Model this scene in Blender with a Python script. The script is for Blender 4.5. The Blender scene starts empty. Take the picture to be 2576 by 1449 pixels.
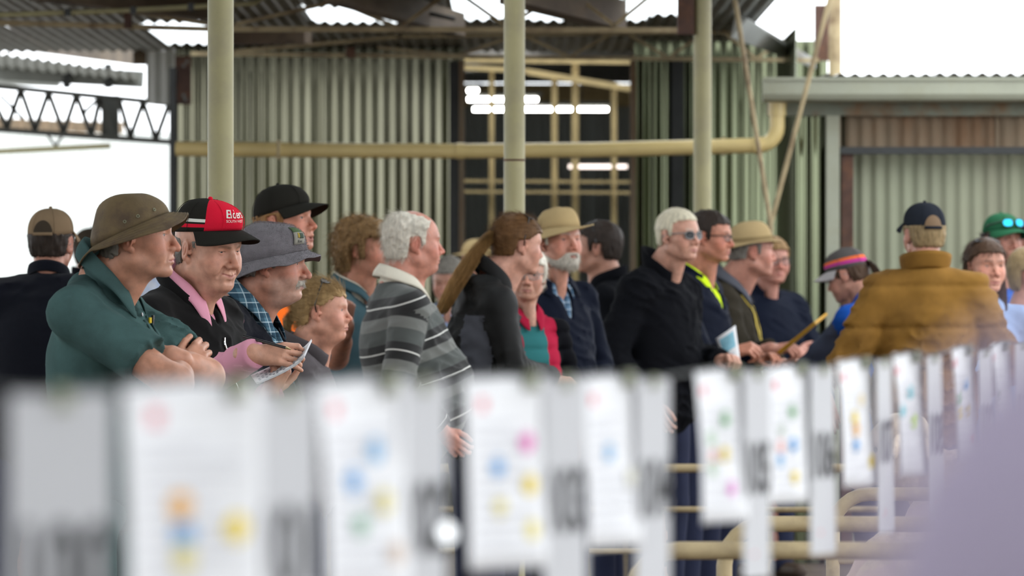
import bpy, math, random
import numpy as np
# ---------------------------------------------------------------- camera, sky, exposure
SC=bpy.context.scene
FOC=200.; FPX=2576*FOC/36.; CAMZ=1.42; HOR=759.
cam=bpy.data.objects.new('camera',bpy.data.cameras.new('camera')); SC.collection.objects.link(cam)
cam.location=(0,0,CAMZ); cam.rotation_euler=(math.pi/2,0,0)
cam.data.lens=FOC; cam.data.sensor_width=36.; cam.data.sensor_fit='HORIZONTAL'
cam.data.shift_y=(HOR-724.5)/2576.
cam.data.clip_start=.1; cam.data.clip_end=400
cam.data.dof.use_dof=True; cam.data.dof.focus_distance=16.6; cam.data.dof.aperture_fstop=6.8; cam.data.dof.aperture_blades=0
SC.camera=cam
wd=bpy.data.worlds.new('overcast'); SC.world=wd; wd.use_nodes=True
bg=wd.node_tree.nodes['Background']; bg.inputs[0].default_value=(.93,.97,1.0,1); bg.inputs[1].default_value=1.0
SC.view_settings.view_transform='Standard'; SC.view_settings.look='None'; SC.view_settings.gamma=1.; SC.view_settings.use_curve_mapping=False
SC.view_settings.exposure=1.85
# ---------------------------------------------------------------- helpers
def R_(a): return math.radians(a)
def rotz(a):
    c,s=math.cos(a),math.sin(a); return np.array([[c,-s,0],[s,c,0],[0,0,1.]])
def rotx(a):
    c,s=math.cos(a),math.sin(a); return np.array([[1,0,0],[0,c,-s],[0,s,c]])
def roty(a):
    c,s=math.cos(a),math.sin(a); return np.array([[c,0,s],[0,1,0],[-s,0,c]])
def unit(v):
    v=np.asarray(v,float); return v/np.linalg.norm(v)
def frame(fwd,up):
    """columns: right, forward, up"""
    f=unit(fwd); r=unit(np.cross(f,up)); u=np.cross(r,f); return np.stack([r,f,u],1)
def W(u,v,d):
    """photo pixel (2576x1449 frame) and distance from the lens plane -> a place in the shed"""
    return np.array([(u-1288.)*d/FPX, d, CAMZ-(v-HOR)*d/FPX])

COL=bpy.context.scene.collection
def link(name,me,mats=(),parent=None,smooth=True):
    o=bpy.data.objects.new(name,me); COL.objects.link(o)
    for m in (mats if isinstance(mats,(list,tuple)) else [mats]):
        if m is not None and not (len(me.materials)>=len(mats) if isinstance(mats,(list,tuple)) else len(me.materials)>=1): me.materials.append(m)
    if parent is not None: o.parent=parent
    return o
def tag(o,label=None,cat=None,group=None,kind=None):
    if label: o['label']=label
    if cat: o['category']=cat
    if group: o['group']=group
    if kind: o['kind']=kind
    return o
def empty(name,loc=(0,0,0),rz=0.,label=None,cat=None,group=None,kind=None,parent=None):
    o=bpy.data.objects.new(name,None); COL.objects.link(o); o.empty_display_size=.1
    o.location=loc; o.rotation_euler=(0,0,rz)
    if parent is not None: o.parent=parent
    return tag(o,label,cat,group,kind)
def mesh_np(name,V,F,smooth=True,attrs=None,cols=None,midx=None):
    """V (n,3), F (m,k) array or list of ragged faces"""
    me=bpy.data.meshes.new(name)
    V=np.asarray(V,np.float32)
    if isinstance(F,np.ndarray):
        k=F.shape[1]; m=F.shape[0]
        me.vertices.add(len(V)); me.vertices.foreach_set('co',V.ravel())
        me.loops.add(m*k); me.loops.foreach_set('vertex_index',F.astype(np.int32).ravel())
        me.polygons.add(m); me.polygons.foreach_set('loop_start',np.arange(0,m*k,k,dtype=np.int32))
        me.polygons.foreach_set('loop_total',np.full(m,k,np.int32))
        me.update(calc_edges=True)
    else:
        me.from_pydata([tuple(map(float,v)) for v in V],[],[tuple(int(i) for i in f) for f in F]); me.update()
    if smooth and len(me.polygons): me.polygons.foreach_set('use_smooth',np.ones(len(me.polygons),bool))
    if midx is not None: me.polygons.foreach_set('material_index',np.asarray(midx,np.int32))
    if cols is not None:
        a=me.color_attributes.new('Col','FLOAT_COLOR','POINT')
        c=np.ones((len(V),4),np.float32); c[:,:3]=cols; a.data.foreach_set('color',c.ravel())
    for nm,arr in (attrs or {}).items():
        a=me.attributes.new(nm,'FLOAT','POINT'); a.data.foreach_set('value',np.asarray(arr,np.float32))
    return me
class MB:
    """collects simple solids into one mesh"""
    def __init__(s): s.V=[];s.F=[];s.n=0
    def add(s,V,F):
        V=np.asarray(V,float); s.V.append(V); s.F+= [tuple(int(i)+s.n for i in f) for f in F]; s.n+=len(V); return s
    def box(s,lo,hi,M=None,off=(0,0,0)):
        x0,y0,z0=lo;x1,y1,z1=hi
        V=np.array([(x0,y0,z0),(x1,y0,z0),(x1,y1,z0),(x0,y1,z0),(x0,y0,z1),(x1,y0,z1),(x1,y1,z1),(x0,y1,z1)],float)
        if M is not None: V=V@np.asarray(M).T
        V=V+np.asarray(off,float)
        return s.add(V,[(0,3,2,1),(4,5,6,7),(0,1,5,4),(1,2,6,5),(2,3,7,6),(3,0,4,7)])
    def bar(s,a,b,w,h,up=(0,0,1)):
        """rectangular bar between a and b, w across, h along up"""
        a=np.asarray(a,float);b=np.asarray(b,float);f=unit(b-a)
        if abs(np.dot(f,up))>.99: up=(0,1,0)
        r=unit(np.cross(f,up));u=np.cross(r,f);L=np.linalg.norm(b-a)
        return s.box((-w/2,0,-h/2),(w/2,L,h/2),np.stack([r,f,u],1),a)
    def tube(s,pts,rad,n=12,caps=True):
        pts=[np.asarray(p,float) for p in pts]; m=len(pts)
        rad=[rad]*m if np.isscalar(rad) else rad
        V=[];F=[];ref=None
        for i,p in enumerate(pts):
            t=unit((pts[min(i+1,m-1)]-pts[max(i-1,0)]))
            if ref is None:
                ref=np.array([0,0,1.]) if abs(t[2])<.9 else np.array([1.,0,0])
            x=unit(ref-np.dot(ref,t)*t); ref=x; y=np.cross(t,x)
            for k in range(n):
                a=2*math.pi*k/n; V.append(p+rad[i]*(math.cos(a)*x+math.sin(a)*y))
        for i in range(m-1):
            for k in range(n):
                k2=(k+1)%n; F.append((i*n+k,i*n+k2,(i+1)*n+k2,(i+1)*n+k))
        if caps: F.append(tuple(range(n-1,-1,-1))); F.append(tuple((m-1)*n+k for k in range(n)))
        return s.add(V,F)
    def lathe(s,prof,n=20,c=(0,0,0),M=None):
        V=[];F=[]
        for (r,z) in prof:
            for k in range(n):
                a=2*math.pi*k/n; V.append((r*math.cos(a),r*math.sin(a),z))
        for i in range(len(prof)-1):
            for k in range(n):
                k2=(k+1)%n; F.append((i*n+k,i*n+k2,(i+1)*n+k2,(i+1)*n+k))
        F.append(tuple(range(n-1,-1,-1))); F.append(tuple((len(prof)-1)*n+k for k in range(n)))
        V=np.array(V)
        if M is not None: V=V@np.asarray(M).T
        return s.add(V+np.asarray(c,float),F)
    def mesh(s,name,smooth=False): return mesh_np(name,np.concatenate(s.V),s.F,smooth)
    def build(s,name,mat,parent=None,smooth=False,bevel=0):
        o=link(name,s.mesh(name,smooth),mat,parent)
        if smooth: edge_split(o)
        if bevel:
            b=o.modifiers.new('b','BEVEL'); b.width=bevel; b.segments=2; b.limit_method='ANGLE'
        return o
def edge_split(o,ang=40):
    m=o.modifiers.new('es','EDGE_SPLIT'); m.split_angle=R_(ang)
def grid_mesh(P,closed_u=False):
    """P (nu,nv,3) -> V,F"""
    nu,nv=P.shape[:2]; V=P.reshape(-1,3); idx=np.arange(nu*nv).reshape(nu,nv)
    if closed_u: idx=np.concatenate([idx,idx[:1]],0)
    F=np.stack([idx[:-1,:-1],idx[1:,:-1],idx[1:,1:],idx[:-1,1:]],-1).reshape(-1,4)
    return V,F
def join_vf(parts):
    V=[];F=[];n=0
    for v,f in parts:
        V.append(v);F.append(f+n);n+=len(v)
    return np.concatenate(V),np.concatenate(F)
# ---------------------------------------------------------------- noise
_rs=np.random.RandomState(7); _H=_rs.rand(64*64*64).astype(np.float32)
def vnoise(P):
    P=np.asarray(P,np.float32); I=np.floor(P).astype(np.int32); f=P-I; f=f*f*(3-2*f); I&=63
    J=(I+1)&63
    def h(a,b,c): return _H[(a*64+b)*64+c]
    x0,y0,z0=I.T;x1,y1,z1=J.T;fx,fy,fz=f.T
    a=h(x0,y0,z0)*(1-fx)+h(x1,y0,z0)*fx; b=h(x0,y1,z0)*(1-fx)+h(x1,y1,z0)*fx
    c=h(x0,y0,z1)*(1-fx)+h(x1,y0,z1)*fx; d=h(x0,y1,z1)*(1-fx)+h(x1,y1,z1)*fx
    return ((a*(1-fy)+b*fy)*(1-fz)+(c*(1-fy)+d*fy)*fz)*2-1
# ---------------------------------------------------------------- signed distance primitives
def ell(P,c,r,M=None):
    q=np.asarray(P,np.float32)-np.asarray(c,np.float32)
    if M is not None: q=q@np.asarray(M,np.float32)
    q=q/np.asarray(r,np.float32); k0=np.sqrt(np.einsum('ij,ij->i',q,q))+1e-9; q/=np.asarray(r,np.float32); k1=np.sqrt(np.einsum('ij,ij->i',q,q))+1e-9
    return k0*(k0-1)/k1
def cap(P,a,b,ra,rb=None):
    P=np.asarray(P,np.float32)
    if rb is None: rb=ra
    a=np.asarray(a,np.float32); ba=np.asarray(b,np.float32)-a; pa=P-a
    t=np.clip((pa@ba)/np.float32(max(float(ba@ba),1e-9)),0,1); pa-=t[:,None]*ba
    return np.sqrt(np.einsum('ij,ij->i',pa,pa))-(ra+(rb-ra)*t)
def smin(a,b,k):
    h=np.clip(.5+.5*(b-a)/k,0,1); return b+(a-b)*h-k*h*(1-h)
def smax(a,b,k): return -smin(-a,-b,k)
# ---------------------------------------------------------------- surface nets
from concurrent.futures import ThreadPoolExecutor
_POOL=ThreadPoolExecutor(4)
def polygonize(f,lo,hi,h,coarse=4):
    lo=np.asarray(lo,float); hi=np.asarray(hi,float)
    n=np.maximum(np.ceil((hi-lo)/h/coarse).astype(int),1)*coarse+1
    nc=(n-1)//coarse+1
    ax=[lo[i]+h*np.arange(n[i]) for i in range(3)]; cx=[a[::coarse] for a in ax]
    G=np.stack(np.meshgrid(*cx,indexing='ij'),-1).reshape(-1,3).astype(np.float32)
    C=f(G).reshape(nc)
    # cells near surface
    near=np.abs(C)<h*coarse*1.25
    m=np.zeros(nc-1,bool)
    for i in (0,1):
        for j in (0,1):
            for k in (0,1):
                m|=near[i:nc[0]-1+i,j:nc[1]-1+j,k:nc[2]-1+k]
                s=C[i:nc[0]-1+i,j:nc[1]-1+j,k:nc[2]-1+k]>0
                m|= s!=(C[:-1,:-1,:-1]>0)
    Ff=np.repeat(np.repeat(np.repeat(C[:-1,:-1,:-1],coarse,0),coarse,1),coarse,2)
    Fu=np.full(n,1.,np.float32); Fu[:-1,:-1,:-1]=Ff
    Fu[-1]=Fu[-2];Fu[:,-1]=Fu[:,-2];Fu[:,:,-1]=Fu[:,:,-2]
    mf=np.zeros(n,bool); mm=np.repeat(np.repeat(np.repeat(m,coarse,0),coarse,1),coarse,2)
    for i in (0,1):
        for j in (0,1):
            for k in (0,1): mf[i:n[0]-1+i,j:n[1]-1+j,k:n[2]-1+k]|=mm
    I=np.argwhere(mf)
    Pt=(lo+h*I).astype(np.float32)
    Fu[mf]=np.concatenate(list(_POOL.map(f,np.array_split(Pt,8)))) if len(Pt)>20000 else f(Pt)
    # active cells
    S=Fu<0
    cnt=sum(S[i:n[0]-1+i,j:n[1]-1+j,k:n[2]-1+k].astype(np.int8) for i in (0,1) for j in (0,1) for k in (0,1))
    act=(cnt>0)&(cnt<8)&mm
    ids=-np.ones(n-1,np.int64); A=np.argwhere(act); ids[act]=np.arange(len(A))
    if len(A)==0: return np.zeros((0,3)),np.zeros((0,4),int)
    acc=np.zeros((len(A),3));num=np.zeros(len(A))
    corners=[(i,j,k) for i in (0,1) for j in (0,1) for k in (0,1)]
    vals={c:Fu[A[:,0]+c[0],A[:,1]+c[1],A[:,2]+c[2]] for c in corners}
    for c in corners:
        for d in range(3):
            if c[d]==0:
                e=list(c);e[d]=1;e=tuple(e); v0=vals[c];v1=vals[e]
                x=(v0<0)!=(v1<0); den=np.where(x,v0-v1,1.); t=np.where(x,v0/den,0)
                pos=np.array(c,float)[None].repeat(len(A),0); pos[:,d]+=t
                acc[x]+=pos[x]; num[x]+=1
    V=lo+h*(A+acc/num[:,None])
    quads=[]
    for d in range(3):
        a,b=(d+1)%3,(d+2)%3
        sl=[slice(None)]*3; sl2=[slice(None)]*3; sl[d]=slice(0,-1); sl2[d]=slice(1,None)
        s0=S[tuple(sl)];s1=S[tuple(sl2)]; E=np.argwhere(s0!=s1)
        ok=(E[:,a]>0)&(E[:,b]>0)&(E[:,a]<n[a]-1)&(E[:,b]<n[b]-1); E=E[ok]
        if len(E)==0: continue
        flip=S[E[:,0],E[:,1],E[:,2]]
        def cid(da,db):
            Q=E.copy();Q[:,a]-=da;Q[:,b]-=db; return ids[Q[:,0],Q[:,1],Q[:,2]]
        q=np.stack([cid(1,1),cid(0,1),cid(0,0),cid(1,0)],1)
        q[~flip]=q[~flip][:,::-1]; q=q[(q>=0).all(1)]
        quads.append(q)
    return V,np.concatenate(quads) if quads else np.zeros((0,4),int)
# ---------------------------------------------------------------- materials
_M={}
def mat(name,col,rough=.8,metal=0.,var=.12,vscale=8.,bump=0.,bscale=200.,spec=.3,sheen=0.,attr=None,coat=0.,stretch=None,stain=None,stain_scale=3.,sss=0.,emit=None):
    """principled surface: colour with blotchy variation, optional second colour (stain), fine bump"""
    if name in _M: return _M[name]
    m=bpy.data.materials.new(name); m.use_nodes=True; nt=m.node_tree; N=nt.nodes; L=nt.links
    b=N['Principled BSDF']; b.inputs['Roughness'].default_value=rough; b.inputs['Metallic'].default_value=metal
    b.inputs['Specular IOR Level'].default_value=spec
    if sheen: b.inputs['Sheen Weight'].default_value=sheen; b.inputs['Sheen Roughness'].default_value=.6
    if coat: b.inputs['Coat Weight'].default_value=coat
    if sss:
        b.inputs['Subsurface Weight'].default_value=sss; b.inputs['Subsurface Radius'].default_value=(.9,.35,.2); b.inputs['Subsurface Scale'].default_value=.006
    tc=N.new('ShaderNodeTexCoord'); mp=N.new('ShaderNodeMapping'); L.new(tc.outputs['Object'],mp.inputs[0])
    if stretch: mp.inputs['Scale'].default_value=stretch
    if attr:
        at=N.new('ShaderNodeAttribute'); at.attribute_name=attr; src=at.outputs['Color']
    else:
        rg=N.new('ShaderNodeRGB'); rg.outputs[0].default_value=(*col,1); src=rg.outputs[0]
    if stain:
        n2=N.new('ShaderNodeTexNoise'); n2.inputs['Scale'].default_value=stain_scale; n2.inputs['Detail'].default_value=6; n2.inputs['Roughness'].default_value=.65
        L.new(mp.outputs[0],n2.inputs['Vector'])
        cr=N.new('ShaderNodeValToRGB'); cr.color_ramp.elements[0].position=.45; cr.color_ramp.elements[1].position=.68
        L.new(n2.outputs[0],cr.inputs[0]); mx=N.new('ShaderNodeMix'); mx.data_type='RGBA'
        L.new(cr.outputs[0],mx.inputs[0]); L.new(src,mx.inputs[6]); mx.inputs[7].default_value=(*stain,1); src=mx.outputs[2]
    if var:
        nz=N.new('ShaderNodeTexNoise'); nz.inputs['Scale'].default_value=vscale; nz.inputs['Detail'].default_value=5
        L.new(mp.outputs[0],nz.inputs['Vector'])
        mr=N.new('ShaderNodeMapRange'); mr.inputs[1].default_value=.25; mr.inputs[2].default_value=.75; mr.inputs[3].default_value=1-var; mr.inputs[4].default_value=1+var
        L.new(nz.outputs[0],mr.inputs[0])
        mu=N.new('ShaderNodeVectorMath'); mu.operation='SCALE'; L.new(src,mu.inputs[0]); L.new(mr.outputs[0],mu.inputs['Scale']); src=mu.outputs[0]
    L.new(src,b.inputs['Base Color'])
    if bump:
        bn=N.new('ShaderNodeTexNoise'); bn.inputs['Scale'].default_value=bscale; bn.inputs['Detail'].default_value=3
        L.new(mp.outputs[0],bn.inputs['Vector'])
        bp=N.new('ShaderNodeBump'); bp.inputs['Strength'].default_value=bump; bp.inputs['Distance'].default_value=.004
        L.new(bn.outputs[0],bp.inputs['Height']); L.new(bp.outputs[0],b.inputs['Normal'])
    if emit:
        b.inputs['Emission Color'].default_value=(*emit[0],1); b.inputs['Emission Strength'].default_value=emit[1]
    _M[name]=m; return m
def ramp_on_attr(name,attr,stops,rough=.85,interp='CONSTANT',scale=1.,bump=.25,bscale=300.,sheen=.15):
    """colour bands looked up along a float attribute in 0..1 (woven stripes)"""
    if name in _M: return _M[name]
    m=mat(name,(.5,.5,.5),rough,bump=bump,bscale=bscale,sheen=sheen); nt=m.node_tree;N=nt.nodes;L=nt.links
    b=N['Principled BSDF']
    at=N.new('ShaderNodeAttribute'); at.attribute_name=attr
    cr=N.new('ShaderNodeValToRGB'); cr.color_ramp.interpolation=interp
    e=cr.color_ramp.elements
    while len(e)>1: e.remove(e[-1])
    e[0].position=stops[0][0]; e[0].color=(*stops[0][1],1)
    for p,c in stops[1:]:
        x=e.new(p); x.color=(*c,1)
    fr=N.new('ShaderNodeMath'); fr.operation='FRACT'; L.new(at.outputs['Fac'],fr.inputs[0]); L.new(fr.outputs[0],cr.inputs[0])
    sc=[n for n in N if n.type=='VECT_MATH'][0]
    L.new(cr.outputs[0],sc.inputs[0])
    return m
# ---------------------------------------------------------------- shared materials
M_skin=mat('skin',(.5,.3,.2),.47,var=.21,vscale=42,bump=.12,bscale=420,spec=.35,attr='Col',sss=.12)
M_pupil=mat('pupil',(.008,.008,.008),.25,var=0,spec=.3); M_iris=mat('iris',(.030,.036,.034),.4,var=0,spec=.2); M_sclera=mat('sclera',(.27,.235,.215),.35,var=0,spec=.3)
M_teeth=mat('teeth',(.60,.56,.48),.3,var=0)
M_navy=mat('navy_cloth',(.007,.009,.017),.9,bump=.25,bscale=350)
M_navytrs=mat('navy_trousers',(.014,.018,.045),.9,bump=.2,bscale=300)
M_boot=mat('boot_leather',(.05,.032,.02),.6)
M_pink=mat('pink_shirt',(.62,.27,.36),.85,var=.06,bump=.15,bscale=500)
M_hair_brown=mat('hair_brown',(.10,.06,.035),.55,var=.3,vscale=70,stretch=(1,1,.2))
M_galv=mat('galvanised_iron',(.135,.13,.092),.13,metal=1.,var=.25,vscale=2.5,stretch=(1,1,.12),stain=(.062,.058,.038),stain_scale=1.5,spec=.5)
M_galv_r=mat('weathered_green_iron',(.14,.155,.095),.17,metal=.95,var=.22,vscale=3,stretch=(1,1,.12),stain=(.095,.095,.06),stain_scale=1.6)
M_galv_d=mat('door_iron',(.25,.265,.185),.5,metal=.15,var=.14,vscale=3,stretch=(1,1,.1),stain=(.21,.21,.15),stain_scale=2)
M_rustiron=mat('rusty_iron',(.20,.15,.10),.7,metal=.1,var=.2,stain=(.17,.085,.04),stain_scale=2.2,stretch=(1,1,.3))
M_white_iron=mat('white_cladding',(.66,.68,.66),.5,var=.06,vscale=3)
M_roof=mat('roof_underside',(.22,.225,.215),.55,metal=.1,var=.25,vscale=3,stain=(.15,.135,.11),stain_scale=1.2)
M_roof_top=mat('roof_zinc',(.55,.56,.54),.45,metal=.2,var=.1)
M_timber=mat('old_timber',(.075,.052,.035),.85,var=.35,vscale=9,stretch=(1,.15,1),stain=(.13,.095,.06),stain_scale=3,bump=.3,bscale=40)
M_tan=mat('tan_painted_steel',(.36,.285,.165),.6,var=.15,stain=(.14,.09,.05),stain_scale=5)
M_tanwood=mat('tan_stud',(.42,.31,.15),.8,var=.2,vscale=10)
M_brownrust=mat('rust_plate',(.075,.040,.030),.75,var=.3,vscale=14,stain=(.12,.055,.03),stain_scale=9)
M_darksteel=mat('dark_steel',(.04,.042,.042),.6,var=.2)
M_greysteel=mat('grey_steel',(.05,.052,.05),.55,var=.15)
M_cream=mat('cream_pipe',(.325,.295,.155),.5,var=.08,vscale=6,stain=(.28,.25,.145),stain_scale=7,spec=.4)
M_pvc=mat('pvc_pipe',(.60,.465,.20),.35,var=.06,spec=.5)
M_gutter=mat('gutter_paint',(.31,.32,.25),.5,var=.08,stain=(.25,.25,.18),stain_scale=4)
M_flash=mat('flashing',(.16,.17,.13),.5,metal=.2,var=.2,stain=(.17,.10,.05),stain_scale=6)
M_dirt=mat('dirt_floor',(.075,.052,.032),.95,var=.35,vscale=6,bump=.6,bscale=30,stain=(.10,.075,.045),stain_scale=2)
M_concrete=mat('yard',(.42,.41,.38),.9,var=.1)
M_railpaint=mat('rail_paint',(.42,.33,.19),.5,var=.12,stain=(.25,.19,.11),stain_scale=9)
M_wool=mat('wool',(.58,.47,.36),.95,var=.2,vscale=30,bump=.8,bscale=90)
M_woolf=mat('sheep_face',(.62,.48,.42),.85,var=.15,vscale=20)
M_paper=mat('paper',(.78,.78,.80),.7,var=.02); M_card=mat('number_card',(.50,.50,.52),.6,var=.04)
M_ink=mat('black_ink',(.02,.02,.022),.6,var=0); M_print=mat('grey_print',(.62,.62,.66),.7,var=0)
M_tube=mat('tube_light',(1,1,1),.5,var=0,emit=((1,.97,.90),14.)); M_tubed=mat('dim_tube',(1,.9,.85),.5,var=0,emit=((1,.84,.76),.9))
M_chrome=mat('bright_metal',(.75,.75,.75),.12,metal=1.,var=0)
M_clip=mat('clip_metal',(.20,.21,.14),.45,metal=.4,var=.05)
M_yellow=mat('tag_yellow',(.75,.52,.02),.5,var=0)
def translucent(name,col):
    m=bpy.data.materials.new(name); m.use_nodes=True; N=m.node_tree.nodes; L=m.node_tree.links; N.remove(N['Principled BSDF'])
    t=N.new('ShaderNodeBsdfTranslucent'); t.inputs[0].default_value=(*col,1); L.new(t.outputs[0],N['Material Output'].inputs[0]); return m
M_sky=translucent('fibreglass_skylight',(.88,.90,.90))
M_beamsteel=mat('beam_grey',(.17,.175,.16),.6,var=.15)
M_trusssteel=mat('truss_grey',(.105,.108,.10),.6,var=.15)
# ---------------------------------------------------------------- heads (right, forward, up; eye level is z=0)
HD=dict(w=1.,fat=0.,nose=1.,hook=0.,nw=1.,chin=1.,mo=0.,smile=0.,age=.3,eye=.80,dbl=0.,brow=1.,lip=1.,fem=0.,ear=1.,flat=1.,cheek=1.,jaw=1.)
def head_sdf(P,hp):
    g=lambda k: hp.get(k,HD[k])
    w,fat,ns=g('w'),g('fat'),g('nose'); age=g('age'); fem=g('fem')
    Q=P.copy(); Q[:,0]=np.abs(Q[:,0])                        # mirror
    d=ell(P,(0,-.012,.030*g('flat')),(.0765*w,.0985,.087*g('flat')))
    d=smin(d,ell(P,(0,.030,.012),(.062*w,.066,.075)),.03)    # forehead
    d=smin(d,ell(P,(0,.028,-.045),(.058*w+.008*fat,.058,.068)),.028)
    jw=g('jaw')*w
    d=smin(d,cap(Q,(.049*jw+.006*fat,-.004,-.064),(.020*jw,.068,-.098),.017+.007*fat,.016+.004*fat),.026)
    d=smin(d,ell(P,(0,.0755+.004*g('chin'),-.0990),(.0215,.0165*g('chin'),.0170)),.014)
    if g('dbl'): d=smin(d,ell(P,(0,.030,-.108-.006*g('dbl')),(.044,.040,.018+.010*g('dbl'))),.022)
    d=smin(d,ell(Q,(.045*w,.054,-.026),(.020+.006*fat,.024,.019)),.022)      # cheekbone
    d=smin(d,ell(Q,(.036*w,.063+.002*fat,-.052),(.020+.008*fat,.018+.006*fat,.022)),.024)
    m=(P[:,1]>.030)&(P[:,2]>-.105)&(P[:,2]<.075)&(Q[:,0]<.062)
    if m.any(): d[m]=face_sdf(d[m],P[m],Q[m],g,age,fem,ns)
    m=Q[:,0]>.052
    if m.any(): d[m]=ear_sdf(d[m],Q[m],g,w)
    return d
def face_sdf(d,P,Q,g,age,fem,ns):
    b=g('brow')
    d=smin(d,cap(Q,(.012,.0885,.0175),(.044,.0735,.0205),.0075*b*(1-.25*fem),.006),.014)
    d=smax(d,-ell(Q,(.033,.0985,-.0005),(.0175,.0145,.0115)),.013)           # sockets
    # lids with almond opening
    e=g('eye'); lid=ell(Q,(.0318,.0735,-.0005),(.0142,.0140,.0135))
    lid=smax(lid,-ell(Q,(.0318,.0885,-.0010),(.0142,.020,.0058*e)),.0018)
    d=smin(d,lid,.0035)
    # nose
    tip=(0,.1115+.006*(ns-1),-.0360-.004*g('hook'))
    nd=cap(P,(0,.0865,.008),(0,.1000+.003*g('hook'),-.014),.0065*ns,.0072*ns)
    nd=smin(nd,cap(P,(0,.1000+.003*g('hook'),-.014),tip,.0072*ns,.0108*ns),.006)
    nd=smin(nd,ell(Q,(.0128*g('nw'),.0980,-.0405),(.0092*g('nw'),.0120,.0092)),.005)
    d=smin(d,nd,.009)
    d=smax(d,-ell(Q,(.0060*g("nw"),.1030,-.0510),(.0032,.0048,.0046)),.003)
    # mouth
    sm=g('smile'); mo=g('mo')
    d=smin(d,ell(P,(0,.0775,-.066),(.030,.0225-.003*sm,.026)),.018)
    d=smax(d,-cap(Q,(0,.1085,-.053),(0,.1065,-.060),.0042),.006)             # philtrum
    up=cap(Q,(.004,.0985,-.0655),(.0235+.005*sm,.0845-.002*sm,-.0715+.009*sm),.0062*g('lip'),.0024)
    lo=cap(Q,(.0,.0970-.004*mo,-.0780-.012*mo),(.0225+.005*sm,.0840-.001*sm,-.0730+.009*sm-.004*mo),.0072*g('lip'),.0024)
    d=smin(d,up,.0045); d=smin(d,lo,.0045)
    cut=cap(Q,(0,.1050,-.0714-.006*mo),(.0255+.005*sm,.0900-.002*sm,-.0724+.0090*sm-.001*mo),.0026+.0050*mo,.0014)
    d=smax(d,-cut,.0016)
    if mo: d=smax(d,-ell(P,(0,.094,-.0725-.006*mo),(.015,.018,.0055*mo)),.002)
    d=smax(d,-cap(Q,(0,.1015,-.0875-.01*mo),(.012,.0975,-.0865-.01*mo),.0050),.007)  # under lip
    # folds
    fo=.0020+.0028*age+.0022*sm
    d=smax(d,-cap(Q,(.0260,.0925,-.046),(.0350+.004*sm,.0850,-.072),fo,fo*.8),.005)
    if age>.5:
        d=smax(d,-cap(Q,(.020,.0945,-.0135),(.038,.0850,-.0165),.0016*age),.004)     # eye bags
        for k_ in (-1,0,1): d=smax(d,-cap(Q,(.0485,.070,-.002+.003*k_),(.0585,.058,-.003+.008*k_),.0011*age),.003)   # crow's feet
        for zz in (.040,.052): d=smax(d,-cap(Q,(0,.0995,zz),(.035,.0875,zz+.003),.0012*age),.004)
    return d
def ear_sdf(d,Q,g,w):
    # ears
    er=g('ear'); M=rotz(R_(-24))@rotx(R_(-10)); ex=.0765*w
    q=ell(Q,(ex,-.016,-.008),(.0062*er,.0185*er,.0320*er),M)
    q=smax(q,-ell(Q,(ex+.0085,-.0125,-.006),(.0075,.0112*er,.0215*er),M),.0035)
    q=smin(q,cap(Q,(ex+.002,-.012,.004),(ex+.0035,-.016,-.020),.0032,.0030),.004)
    q=smin(q,ell(Q,(ex-.003,-.0045,-.0365),(.0055,.0085,.0105)),.006)
    q=smin(q,ell(Q,(ex-.001,.0015,-.013),(.005,.006,.007)),.004)
    d=smin(d,q,.005)
    return d
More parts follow.
